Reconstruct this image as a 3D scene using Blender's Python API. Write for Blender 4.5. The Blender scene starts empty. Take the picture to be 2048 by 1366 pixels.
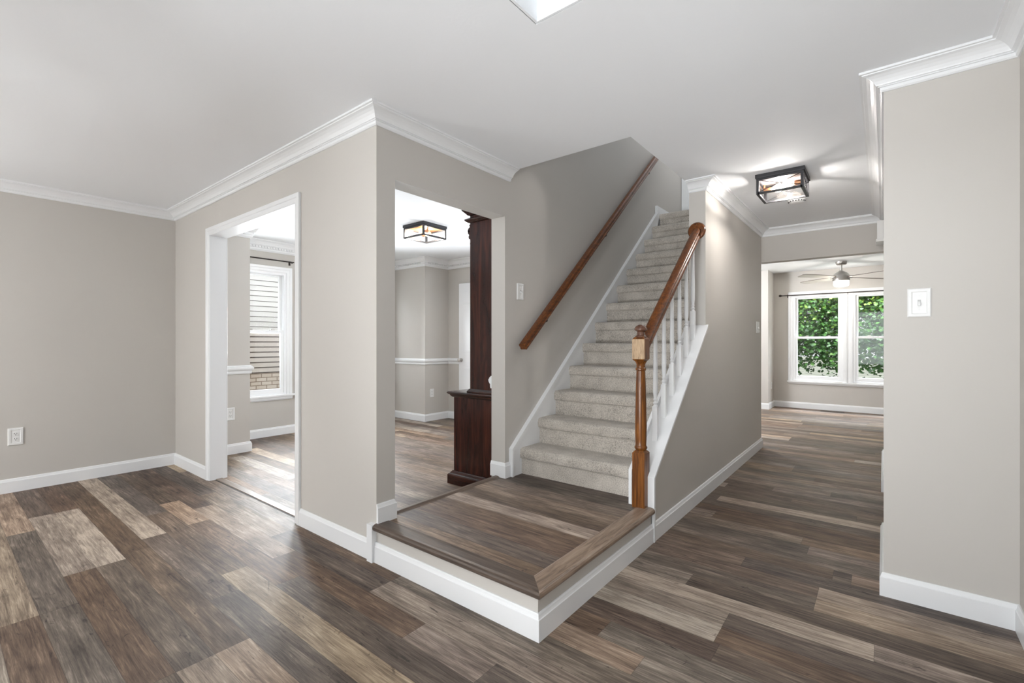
import bpy, math, random
from mathutils import Vector
random.seed(7)
SC = bpy.context.scene
COL = SC.collection
PI = math.pi

# ------------------------------------------------------------------ camera
cam_d = bpy.data.cameras.new('camera')
cam_d.sensor_width = 36.0
cam_d.lens = 935.5 / 2048 * 36.0
cam_d.clip_start = 0.02
cam = bpy.data.objects.new('camera', cam_d)
cam.location = (0, 0, 1.18)
cam.rotation_euler = (PI / 2, 0, 0.67134)
COL.objects.link(cam)
SC.camera = cam
SC.view_settings.view_transform = 'Standard'
SC.view_settings.look = 'None'
SC.view_settings.exposure = 0.75
SC.view_settings.gamma = 1.0
SC.view_settings.use_curve_mapping = False

# ------------------------------------------------------------------ world
W = bpy.data.worlds.new('sky'); SC.world = W; W.use_nodes = True
wn = W.node_tree.nodes; wl = W.node_tree.links
bg = wn['Background']
bg.inputs['Color'].default_value = (0.93, 0.97, 1.0, 1)
bg.inputs['Strength'].default_value = 0.62

def light(name, kind, loc, power, color=(1, 1, 1), size=None, aim=None, radius=None, spread=None):
    d = bpy.data.lights.new(name, kind)
    d.energy = power; d.color = color
    if kind == 'AREA':
        d.shape = 'RECTANGLE'; d.size, d.size_y = size
        if spread: d.spread = math.radians(spread)
    if radius is not None: d.shadow_soft_size = radius
    o = bpy.data.objects.new(name, d)
    o.location = loc
    if aim is not None:
        v = Vector(aim) - Vector(loc)
        o.rotation_euler = v.to_track_quat('-Z', 'Y').to_euler()
    COL.objects.link(o)
    return o

DAY = (0.90, 0.955, 1.0)
LAMP = (0.95, 0.975, 1.0)
# two-storey foyer: entry door glass and the window above it (both behind the camera)
light('entry_daylight', 'AREA', (-0.35, -2.05, 1.3), 16, DAY, (1.0, 1.9), aim=(0.0, 2.5, 1.2))
light('upper_window_daylight', 'AREA', (-0.35, -2.05, 3.9), 27, DAY, (1.3, 1.2), aim=(-0.9, 3.0, 3.2))
# unseen fill lights added behind the camera, one aimed at the ceiling
light('living_room_fill', 'POINT', (-4.1, -1.9, 1.2), 68, LAMP, radius=.16)
light('living_room_low_fill', 'POINT', (-2.4, -1.6, .8), 8, LAMP, radius=.16)
light('foyer_fill', 'POINT', (0.22, -1.3, 1.0), 8, LAMP, radius=.16)
light('ceiling_bounce_fill', 'AREA', (-1.0, -1.5, .6), 9.5, LAMP, (.36, .4), aim=(-.6, 3.6, 2.42), spread=70)
# lamp upstairs, and an unseen fill light added in the family room
light('upstairs_lamp', 'POINT', (-1.45, 6.0, 4.35), 14, LAMP, radius=.14)
light('family_room_fill', 'POINT', (-2.4, 7.4, 2.2), 85, LAMP, radius=.16)
# sky light at dining and rear windows, plus fill lights in two added windows
light('dining_bay_fill', 'AREA', (-6.16, 3.375, 1.28), 85, DAY, (1.45, .52), aim=(-3.0, 2.3, 1.15), spread=130)  # unseen fill light set in the added middle bay window
light('dining_far_fill', 'AREA', (-3.2, 5.24, 1.28), 62, DAY, (.52, 1.45), aim=(-3.2, 2.0, 1.25))  # unseen fill light behind the added far-wall window
light('dining_sky', 'AREA', (-6.8, 3.4, 2.8), 40, DAY, (2.6, 1.0), aim=(-5.2, 3.4, .9))
light('rear_sky', 'AREA', (-0.4, 11.0, 4.4), 900, DAY, (3.0, 2.0), aim=(-0.4, 9.0, 1.2))

# ------------------------------------------------------------------ node helpers
def new_mat(name):
    m = bpy.data.materials.new(name); m.use_nodes = True
    nt = m.node_tree
    return m, nt, nt.nodes, nt.links, nt.nodes['Principled BSDF']

def plain(name, col, rough=.5, spec=.5, metal=0.0, bump=None, bscale=200, emis=None, estr=0, var=0.0, vscale=3):
    m, nt, N, L, b = new_mat(name)
    b.inputs['Base Color'].default_value = (*col, 1)
    b.inputs['Roughness'].default_value = rough
    b.inputs['Specular IOR Level'].default_value = spec
    b.inputs['Metallic'].default_value = metal
    tc = N.new('ShaderNodeTexCoord')
    if bump:
        n = N.new('ShaderNodeTexNoise'); n.inputs['Scale'].default_value = bscale; n.inputs['Detail'].default_value = 3
        L.new(tc.outputs['Object'], n.inputs['Vector'])
        bp = N.new('ShaderNodeBump'); bp.inputs['Strength'].default_value = bump; bp.inputs['Distance'].default_value = .004
        L.new(n.outputs['Fac'], bp.inputs['Height']); L.new(bp.outputs['Normal'], b.inputs['Normal'])
    if var:
        n2 = N.new('ShaderNodeTexNoise'); n2.inputs['Scale'].default_value = vscale; n2.inputs['Detail'].default_value = 2
        L.new(tc.outputs['Object'], n2.inputs['Vector'])
        r = N.new('ShaderNodeValToRGB')
        r.color_ramp.elements[0].position = .3; r.color_ramp.elements[1].position = .7
        r.color_ramp.elements[0].color = (*[c * (1 - var) for c in col], 1)
        r.color_ramp.elements[1].color = (*[min(1, c * (1 + var)) for c in col], 1)
        L.new(n2.outputs['Fac'], r.inputs['Fac']); L.new(r.outputs['Color'], b.inputs['Base Color'])
    if emis:
        b.inputs['Emission Color'].default_value = (*emis, 1); b.inputs['Emission Strength'].default_value = estr
    return m

def wood(name, cols, axis='Z', scale=(30, 30, 2.0), rough=.35, spec=.5, ring=1.0):
    """streaky wood, grain along the axis, in object space"""
    m, nt, N, L, b = new_mat(name)
    tc = N.new('ShaderNodeTexCoord'); mp = N.new('ShaderNodeMapping')
    s = {'Z': scale, 'Y': (scale[0], scale[2], scale[1]), 'X': (scale[2], scale[0], scale[1])}[axis]
    mp.inputs['Scale'].default_value = s
    L.new(tc.outputs['Object'], mp.inputs['Vector'])
    n = N.new('ShaderNodeTexNoise'); n.inputs['Scale'].default_value = 1.0; n.inputs['Detail'].default_value = 6
    n.inputs['Roughness'].default_value = .62; n.inputs['Distortion'].default_value = ring
    L.new(mp.outputs['Vector'], n.inputs['Vector'])
    r = N.new('ShaderNodeValToRGB')
    els = r.color_ramp.elements
    els[0].position = .3; els[0].color = (*cols[0], 1)
    els[1].position = .72; els[1].color = (*cols[-1], 1)
    if len(cols) == 3:
        e = els.new(.5); e.color = (*cols[1], 1)
    L.new(n.outputs['Fac'], r.inputs['Fac']); L.new(r.outputs['Color'], b.inputs['Base Color'])
    b.inputs['Roughness'].default_value = rough; b.inputs['Specular IOR Level'].default_value = spec
    bp = N.new('ShaderNodeBump'); bp.inputs['Strength'].default_value = .03; bp.inputs['Distance'].default_value = .001
    L.new(n.outputs['Fac'], bp.inputs['Height']); L.new(bp.outputs['Normal'], b.inputs['Normal'])
    return m

def glass(name, tint=(1, 1, 1), refl=.06):
    m, nt, N, L, b = new_mat(name)
    N.remove(b)
    t = N.new('ShaderNodeBsdfTransparent'); t.inputs['Color'].default_value = (*tint, 1)
    g = N.new('ShaderNodeBsdfGlossy'); g.inputs['Roughness'].default_value = .02
    lw = N.new('ShaderNodeLayerWeight'); lw.inputs['Blend'].default_value = .5
    pw = N.new('ShaderNodeMath'); pw.operation = 'POWER'; pw.inputs[1].default_value = 4.0
    f = N.new('ShaderNodeMath'); f.operation = 'MULTIPLY_ADD'; f.inputs[1].default_value = .5; f.inputs[2].default_value = .03
    L.new(lw.outputs['Facing'], pw.inputs[0]); L.new(pw.outputs[0], f.inputs[0])
    mx = N.new('ShaderNodeMixShader')
    L.new(f.outputs[0], mx.inputs['Fac']); L.new(t.outputs[0], mx.inputs[1]); L.new(g.outputs[0], mx.inputs[2])
    L.new(mx.outputs[0], N['Material Output'].inputs['Surface'])
    return m

def plank_mat():
    m, nt, N, L, b = new_mat('plank_floor')
    uv = N.new('ShaderNodeUVMap'); uv.uv_map = 'plank'
    at = N.new('ShaderNodeAttribute'); at.attribute_name = 'tone'
    sep = N.new('ShaderNodeSeparateColor'); L.new(at.outputs['Color'], sep.inputs['Color'])
    sx = N.new('ShaderNodeSeparateXYZ'); L.new(uv.outputs['UV'], sx.inputs['Vector'])
    def math_(op, a, bb=None, c=None):
        n = N.new('ShaderNodeMath'); n.operation = op
        for i, v in enumerate((a, bb, c)):
            if v is None: continue
            if isinstance(v, (int, float)): n.inputs[i].default_value = v
            else: L.new(v, n.inputs[i])
        return n.outputs[0]
    rnd = math_('MULTIPLY', sep.outputs['Green'], 37.0)
    def vec(su, sv):
        c = N.new('ShaderNodeCombineXYZ')
        L.new(math_('MULTIPLY', sx.outputs['X'], su), c.inputs['X'])
        L.new(math_('MULTIPLY', sx.outputs['Y'], sv), c.inputs['Y'])
        L.new(rnd, c.inputs['Z'])
        return c.outputs[0]
    def noise(v, detail=4, rough=.6, dist=0.0):
        n = N.new('ShaderNodeTexNoise'); n.inputs['Scale'].default_value = 1
        n.inputs['Detail'].default_value = detail; n.inputs['Roughness'].default_value = rough
        n.inputs['Distortion'].default_value = dist
        L.new(v, n.inputs['Vector']); return n.outputs['Fac']
    fine = noise(vec(6, 130), 6, .72, .8)       # fine grain streaks
    mid = noise(vec(2.2, 26), 6, .66, 1.6)      # broad streaks
    blot = noise(vec(4, 9), 3, .55)            # blotches
    knot = noise(vec(5, 16), 5, .7, 2.0)
    saw = N.new('ShaderNodeTexWave'); saw.wave_type = 'BANDS'; saw.bands_direction = 'X'
    saw.inputs['Scale'].default_value = 1; saw.inputs['Distortion'].default_value = 2.0; saw.inputs['Detail'].default_value = 2
    L.new(vec(28, 5), saw.inputs['Vector'])
    t = math_('ADD', sep.outputs['Red'], math_('MULTIPLY', math_('SUBTRACT', fine, .5), 1.05))
    t = math_('ADD', t, math_('MULTIPLY', math_('SUBTRACT', mid, .5), .85))
    t = math_('ADD', t, math_('MULTIPLY', math_('SUBTRACT', blot, .5), .55))
    t = math_('ADD', t, math_('MULTIPLY', math_('SUBTRACT', saw.outputs['Fac'], .5), .0))
    kd = N.new('ShaderNodeMapRange'); kd.inputs['From Min'].default_value = .27; kd.inputs['From Max'].default_value = .38
    kd.inputs['To Min'].default_value = .45; kd.inputs['To Max'].default_value = 0
    L.new(knot, kd.inputs['Value'])
    t = math_('SUBTRACT', t, kd.outputs[0])
    r = N.new('ShaderNodeValToRGB'); e = r.color_ramp.elements
    e[0].position = 0.0; e[0].color = (.028, .017, .011, 1)
    e[1].position = 1.0; e[1].color = (.55, .44, .335, 1)
    for p, c in ((.20, (.078, .049, .032)), (.42, (.148, .099, .066)), (.66, (.30, .216, .149)), (.84, (.47, .355, .25))):
        k = e.new(p); k.color = (*c, 1)
    L.new(t, r.inputs['Fac'])
    hs = N.new('ShaderNodeHueSaturation')
    L.new(r.outputs['Color'], hs.inputs['Color'])
    hue = N.new('ShaderNodeMapRange'); hue.inputs['To Min'].default_value = .492; hue.inputs['To Max'].default_value = .509
    L.new(sep.outputs['Green'], hue.inputs['Value']); L.new(hue.outputs[0], hs.inputs['Hue'])
    sat = N.new('ShaderNodeMapRange'); sat.inputs['To Min'].default_value = .62; sat.inputs['To Max'].default_value = 1.08
    L.new(sep.outputs['Blue'], sat.inputs['Value']); L.new(sat.outputs[0], hs.inputs['Saturation'])
    # joints between the planks
    ed = N.new('ShaderNodeUVMap'); ed.uv_map = 'edge'
    se = N.new('ShaderNodeSeparateXYZ'); L.new(ed.outputs['UV'], se.inputs['Vector'])
    j = N.new('ShaderNodeMapRange'); j.inputs['From Min'].default_value = 0; j.inputs['From Max'].default_value = .0016
    j.inputs['To Min'].default_value = .45; j.inputs['To Max'].default_value = 1
    def fold(x, w):   # distance to the nearest end of the plank
        return math_('MINIMUM', x, math_('SUBTRACT', w, x))
    dv = fold(sx.outputs['Y'], se.outputs['Y']); du = fold(sx.outputs['X'], se.outputs['X'])
    L.new(math_('MINIMUM', dv, du), j.inputs['Value'])
    mul = N.new('ShaderNodeMixRGB'); mul.blend_type = 'MULTIPLY'; mul.inputs['Fac'].default_value = 1
    L.new(hs.outputs['Color'], mul.inputs['Color1']); L.new(j.outputs[0], mul.inputs['Color2'])
    L.new(mul.outputs['Color'], b.inputs['Base Color'])
    rr = N.new('ShaderNodeMapRange'); rr.inputs['To Min'].default_value = .60; rr.inputs['To Max'].default_value = .47
    L.new(fine, rr.inputs['Value']); L.new(rr.outputs[0], b.inputs['Roughness'])
    b.inputs['Specular IOR Level'].default_value = .40
    h = math_('ADD', fine, math_('MULTIPLY', mid, .8))
    bp = N.new('ShaderNodeBump'); bp.inputs['Strength'].default_value = .16; bp.inputs['Distance'].default_value = .0012
    L.new(h, bp.inputs['Height']); L.new(bp.outputs['Normal'], b.inputs['Normal'])
    return m

def carpet_mat():
    m, nt, N, L, b = new_mat('carpet')
    tc = N.new('ShaderNodeTexCoord')
    n = N.new('ShaderNodeTexNoise'); n.inputs['Scale'].default_value = 150; n.inputs['Detail'].default_value = 4; n.inputs['Roughness'].default_value = .75
    L.new(tc.outputs['Object'], n.inputs['Vector'])
    n2 = N.new('ShaderNodeTexNoise'); n2.inputs['Scale'].default_value = 9; n2.inputs['Detail'].default_value = 3
    L.new(tc.outputs['Object'], n2.inputs['Vector'])
    mx = N.new('ShaderNodeMath'); mx.operation = 'MULTIPLY_ADD'; mx.inputs[1].default_value = .28
    L.new(n2.outputs['Fac'], mx.inputs[0]); L.new(n.outputs['Fac'], mx.inputs[2])
    r = N.new('ShaderNodeValToRGB'); e = r.color_ramp.elements
    e[0].position = .45; e[0].color = (.20, .18, .155, 1)
    e[1].position = .82; e[1].color = (.74, .685, .615, 1)
    k = e.new(.60); k.color = (.505, .46, .405, 1)
    L.new(mx.outputs[0], r.inputs['Fac']); L.new(r.outputs['Color'], b.inputs['Base Color'])
    b.inputs['Roughness'].default_value = 1; b.inputs['Specular IOR Level'].default_value = .05
    b.inputs['Sheen Weight'].default_value = .25
    bp = N.new('ShaderNodeBump'); bp.inputs['Strength'].default_value = .9; bp.inputs['Distance'].default_value = .005
    L.new(n.outputs['Fac'], bp.inputs['Height']); L.new(bp.outputs['Normal'], b.inputs['Normal'])
    return m

def siding_mat(name, base, lap, dark=.35, x_axis=False):
    """clapboard: darker line under every lap, in world z"""
    m, nt, N, L, b = new_mat(name)
    b.inputs['Base Color'].default_value = (*base, 1); b.inputs['Roughness'].default_value = .5
    return m

def brick_mat():
    m, nt, N, L, b = new_mat('painted_brick')
    tc = N.new('ShaderNodeTexCoord'); mp = N.new('ShaderNodeMapping')
    mp.inputs['Rotation'].default_value = (PI / 2, 0, PI / 2)
    sx = N.new('ShaderNodeSeparateXYZ'); cx = N.new('ShaderNodeCombineXYZ')
    L.new(tc.outputs['Object'], sx.inputs[0]); L.new(sx.outputs['Y'], cx.inputs['X']); L.new(sx.outputs['Z'], cx.inputs['Y'])
    br = N.new('ShaderNodeTexBrick'); L.new(cx.outputs[0], br.inputs['Vector'])
    br.inputs['Color1'].default_value = (.66, .54, .45, 1); br.inputs['Color2'].default_value = (.80, .70, .61, 1)
    br.inputs['Mortar'].default_value = (.30, .22, .17, 1)
    br.inputs['Scale'].default_value = 1; br.inputs['Brick Width'].default_value = .2; br.inputs['Row Height'].default_value = .075
    br.inputs['Mortar Size'].default_value = .008
    L.new(br.outputs['Color'], b.inputs['Base Color']); b.inputs['Roughness'].default_value = .9
    return m

def leaf_mat():
    m, nt, N, L, b = new_mat('maple_leaf')
    at = N.new('ShaderNodeAttribute'); at.attribute_name = 'tone'
    sep = N.new('ShaderNodeSeparateColor'); L.new(at.outputs['Color'], sep.inputs['Color'])
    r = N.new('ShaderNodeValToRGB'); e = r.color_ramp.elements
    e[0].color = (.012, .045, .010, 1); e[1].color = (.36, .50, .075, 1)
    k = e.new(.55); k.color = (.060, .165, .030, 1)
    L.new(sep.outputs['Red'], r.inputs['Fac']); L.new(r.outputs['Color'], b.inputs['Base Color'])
    b.inputs['Roughness'].default_value = .45
    tr = N.new('ShaderNodeBsdfTranslucent'); L.new(r.outputs['Color'], tr.inputs['Color'])
    mx = N.new('ShaderNodeMixShader'); mx.inputs['Fac'].default_value = .4
    L.new(b.outputs[0], mx.inputs[1]); L.new(tr.outputs[0], mx.inputs[2])
    L.new(mx.outputs[0], N['Material Output'].inputs['Surface'])
    return m

def screen_mat():
    m, nt, N, L, b = new_mat('insect_screen')
    b.inputs['Base Color'].default_value = (.10, .08, .07, 1)
    t = N.new('ShaderNodeBsdfTransparent'); mx = N.new('ShaderNodeMixShader'); mx.inputs['Fac'].default_value = .12
    L.new(t.outputs[0], mx.inputs[1]); L.new(b.outputs[0], mx.inputs[2])
    L.new(mx.outputs[0], N['Material Output'].inputs['Surface'])
    return m

PAINT = plain('greige_wall_paint', (.560, .535, .500), .62, .35, bump=.04, bscale=260, var=.012, vscale=1.3)
CEIL = plain('ceiling_paint', (.865, .88, .90), .75, .3, bump=.10, bscale=60)
TRIM = plain('white_trim_paint', (.83, .84, .85), .32, .5, bump=.02, bscale=40)
PLATE = plain('white_plastic', (.82, .82, .81), .3, .5)
DARK = plain('slot_dark', (.02, .018, .016), .6)
FLOOR = plank_mat()
CARPET = carpet_mat()
OAKZ = wood('oak_stained_vertical', ((.040, .011, .0025), (.150, .049, .008), (.290, .108, .018)), 'Z', (60, 60, 3.0), .28, .4)
OAKR = wood('oak_stained_rail', ((.045, .012, .003), (.140, .041, .008), (.250, .084, .016)), 'Y', (60, 60, 3.0), .28, .4)
OAKPALE = wood('oak_pale_face', ((.10, .055, .025), (.36, .235, .125), (.52, .37, .22)), 'Z', (75, 75, 7.0), .4, ring=2.5)  # paler wood colours for the newel block's front face
OAKTOP = wood('oak_dark_finial', ((.045, .018, .010), (.10, .045, .026), (.17, .085, .055)), 'Z', (40, 40, 5), .22)
CHERRY = wood('dark_cherry', ((.012, .0035, .003), (.034, .009, .006), (.090, .022, .012)), 'Z', (16, 16, 1.6), .20, .3, ring=1.2)
CHERRYH = wood('dark_cherry_moulding', ((.014, .004, .003), (.03, .009, .006), (.065, .020, .012)), 'X', (16, 16, 2), .2, .4)
BLACK = plain('black_metal', (.050, .050, .054), .42, .5, .5)
REFLC = plain('copper_reflector', (.50, .24, .09), .45, .5, .6)
REFLS = plain('silver_reflector', (.34, .30, .285), .45, .5, .6)
BRONZE = plain('oil_rubbed_bronze', (.030, .022, .018), .4, .5, .5)
NICKEL = plain('brushed_nickel', (.52, .50, .48), .32, .5, 1.0)
COPPER = plain('copper_socket', (.55, .27, .14), .35, .5, 1.0)
GLASS = glass('clear_glass')
BULB = plain('warm_bulb', (1, .85, .6), .3, emis=(1.0, .60, .22), estr=4)
BULBW = plain('white_bulb', (1, .95, .9), .3, emis=(1.0, .86, .72), estr=6)
FANGLOW = plain('fan_light_glass', (1, 1, 1), .4, emis=(1.0, .93, .85), estr=3.0)
BLADE = plain('silver_fan_blade', (.50, .46, .42), .4, .5, var=.08)
BLADEEDGE = plain('fan_blade_edge', (.16, .12, .10), .5)
SIDING = siding_mat('white_siding', (.70, .675, .65), .1)
BRICK = brick_mat()
LEAF = leaf_mat()
BARK = wood('bark', ((.05, .035, .025), (.14, .10, .07)), 'Z', (20, 20, 4), .9)
GRASS = plain('lawn', (.70, .72, .60), .95, .1, var=.3, vscale=2)
SCREEN = screen_mat()
REDUCER = wood('reducer_strip', ((.085, .058, .042), (.13, .092, .068), (.19, .14, .105)), 'Y', (60, 60, 3), .38)
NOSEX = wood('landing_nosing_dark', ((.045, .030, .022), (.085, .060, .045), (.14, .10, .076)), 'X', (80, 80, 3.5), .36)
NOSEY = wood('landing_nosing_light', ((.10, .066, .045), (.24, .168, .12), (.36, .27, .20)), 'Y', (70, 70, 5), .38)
VENTM = plain('floor_register_bronze', (.06, .045, .035), .5, .4, .4)

# ------------------------------------------------------------------ mesh builder
WLOC = {}
class MB:
    def __init__(s): s.v = []; s.f = []; s.mi = []; s.cur = 0; s.sm = []
    def add(s, vs, fs, smooth=False):
        o = len(s.v); s.v += [tuple(v) for v in vs]
        for f in fs: s.f.append([i + o for i in f]); s.mi.append(s.cur); s.sm.append(smooth)
    def box(s, x0, x1, y0, y1, z0, z1):
        x0, x1 = min(x0, x1), max(x0, x1); y0, y1 = min(y0, y1), max(y0, y1); z0, z1 = min(z0, z1), max(z0, z1)
        v = [(x, y, z) for z in (z0, z1) for y in (y0, y1) for x in (x0, x1)]
        s.add(v, [(0, 2, 3, 1), (4, 5, 7, 6), (0, 1, 5, 4), (2, 6, 7, 3), (0, 4, 6, 2), (1, 3, 7, 5)]); return s
    def prism(s, pts, ext, smooth=False):
        """closed polygon pts (3-D, planar) extruded by the vector ext"""
        n = len(pts); e = Vector(ext)
        v = [Vector(p) for p in pts] + [Vector(p) + e for p in pts]
        f = [tuple(range(n))[::-1], tuple(range(n, 2 * n))]
        o = len(s.v); s.v += [tuple(q) for q in v]
        for g in f: s.f.append([i + o for i in g]); s.mi.append(s.cur); s.sm.append(False)
        for i in range(n):
            j = (i + 1) % n
            s.f.append([o + i, o + j, o + n + j, o + n + i]); s.mi.append(s.cur); s.sm.append(smooth)
        return s
    def lathe(s, prof, c, seg=24, axis='Z', smooth=True):
        """profile (r, h) turned round an axis through c"""
        n = len(prof); vs = []
        for r, h in prof:
            for k in range(seg):
                a = 2 * PI * k / seg; p = (r * math.cos(a), r * math.sin(a), h)
                if axis == 'X': p = (p[2], p[0], p[1])
                if axis == 'Y': p = (p[1], p[2], p[0])
                vs.append((p[0] + c[0], p[1] + c[1], p[2] + c[2]))
        fs = []
        for i in range(n - 1):
            for k in range(seg):
                k2 = (k + 1) % seg
                fs.append((i * seg + k, i * seg + k2, (i + 1) * seg + k2, (i + 1) * seg + k))
        s.add(vs, fs, smooth)
        o = len(s.v) - len(vs)
        s.f.append([o + k for k in range(seg)][::-1]); s.mi.append(s.cur); s.sm.append(False)
        s.f.append([o + (n - 1) * seg + k for k in range(seg)]); s.mi.append(s.cur); s.sm.append(False)
        return s
    def sweep(s, path, prof, up=(0, 0, 1), smooth=False, closed=False):
        """prof (a, b): a = to the right of travel, b along up; mitred at the corners of a flat path"""
        up = Vector(up); P = [Vector(p) for p in path]; n = len(P); m = len(prof); vs = []
        for i, p in enumerate(P):
            if closed: d0 = (P[i] - P[i - 1]).normalized(); d1 = (P[(i + 1) % n] - P[i]).normalized()
            else:
                d0 = (P[i] - P[i - 1]).normalized() if i else None
                d1 = (P[i + 1] - P[i]).normalized() if i < n - 1 else None
                d0 = d0 or d1; d1 = d1 or d0
            r0 = d0.cross(up); r1 = d1.cross(up)
            mt = (r0 + r1); mt = mt / (1 + r0.dot(r1))
            for a, b in prof: vs.append(p + mt * a + up * b)
        fs = []
        for i in range(n if closed else n - 1):
            j = (i + 1) % n
            for k in range(m):
                k2 = (k + 1) % m
                fs.append((i * m + k, j * m + k, j * m + k2, i * m + k2))
        if not closed:
            fs.append(tuple(range(m))); fs.append(tuple((n - 1) * m + k for k in range(m))[::-1])
        s.add(vs, fs, smooth); return s
    def tube(s, a, b, r, seg=10, r2=None):
        a = Vector(a); b = Vector(b); d = (b - a).normalized()
        t = Vector((0, 0, 1)) if abs(d.z) < .9 else Vector((1, 0, 0))
        u = d.cross(t).normalized(); w = d.cross(u); r2 = r if r2 is None else r2
        vs = [c + (u * math.cos(2 * PI * k / seg) + w * math.sin(2 * PI * k / seg)) * rr for c, rr in ((a, r), (b, r2)) for k in range(seg)]
        s.add(vs, [(k, (k + 1) % seg, seg + (k + 1) % seg, seg + k) for k in range(seg)], True)
        o = len(s.v) - 2 * seg
        for q in (range(seg), range(seg, 2 * seg)):
            s.f.append([o + k for k in q]); s.mi.append(s.cur); s.sm.append(False)
        return s
    def build(s, name, mats, parent=None, bevel=0, uvfix=True, origin=None):
        if not isinstance(mats, (list, tuple)): mats = [mats]
        off = Vector((0, 0, 0))
        if parent is not None: off = WLOC[parent.name]
        elif origin is not None: off = Vector(origin)
        me = bpy.data.meshes.new(name)
        me.from_pydata([tuple(Vector(v) - off) for v in s.v], [], s.f)
        for m in mats: me.materials.append(m)
        for p, i, q in zip(me.polygons, s.mi, s.sm): p.material_index = i; p.use_smooth = q
        me.update()
        import bmesh
        b = bmesh.new(); b.from_mesh(me); bmesh.ops.recalc_face_normals(b, faces=b.faces); b.to_mesh(me); b.free()
        if any(s.sm): me.set_sharp_from_angle(angle=math.radians(38))
        o = bpy.data.objects.new(name, me); COL.objects.link(o)
        if parent is not None: o.parent = parent; WLOC[o.name] = off
        else: o.location = off; WLOC[o.name] = off
        if bevel:
            bv = o.modifiers.new('bevel', 'BEVEL'); bv.width = bevel; bv.segments = 2; bv.limit_method = 'ANGLE'; bv.angle_limit = math.radians(40)
            bv.harden_normals = False
        return o

def tag(o, label=None, cat=None, group=None, kind=None):
    if label: o['label'] = label
    if cat: o['category'] = cat
    if group: o['group'] = group
    if kind: o['kind'] = kind
    return o
def thing(name, label, cat, loc=(0, 0, 0), group=None):
    o = bpy.data.objects.new(name, None); COL.objects.link(o); o.location = loc; o.empty_display_size = .05
    WLOC[o.name] = Vector(loc)
    return tag(o, label, cat, group)
def struct(name, mb, mat, label=None, cat=None, bevel=0):
    o = mb.build(name, mat, bevel=bevel); o['kind'] = 'structure'
    if label: o['label'] = label
    if cat: o['category'] = cat
    return o
def holes_box(mb, ax, t0, t1, s0, s1, z0, z1, holes=()):
    """wall slab: ax is the thickness axis, s runs along it; holes (s0, s1, z0, z1)"""
    ss = sorted({s0, s1, *[h[0] for h in holes], *[h[1] for h in holes]})
    ss = [s for s in ss if s0 <= s <= s1]
    for a, b in zip(ss, ss[1:]):
        zs = [z0]
        cut = sorted([(h[2], h[3]) for h in holes if h[0] <= a + 1e-6 and h[1] >= b - 1e-6])
        segs = []; z = z0
        for c0, c1 in cut:
            if c0 > z: segs.append((z, c0))
            z = max(z, c1)
        if z < z1: segs.append((z, z1))
        for c0, c1 in segs:
            if ax == 'X': mb.box(t0, t1, a, b, c0, c1)
            else: mb.box(a, b, t0, t1, c0, c1)
    return mb

# ------------------------------------------------------------------ key planes (metres)
H = 2.42            # ceiling
WL = -5.345         # left wall face
YA = 1.512          # wall with the cased opening
XB = -2.13          # wall along the stairs
XH = -1.07          # hall side of the stair wall
XHI = -1.194
YH = 3.734          # where the full-height hall wall starts
YE = 5.82           # end of hall / header
XR = 0.0            # right hall wall
YR = 2.782          # near right wall
XF = 0.435          # far right wall
BK = -2.2           # front of the house (behind the camera)
PL = 0.20           # landing height
RISE, RUN, YS = .193, .2285, 2.766
U2 = 2.709          # upper floor

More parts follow.
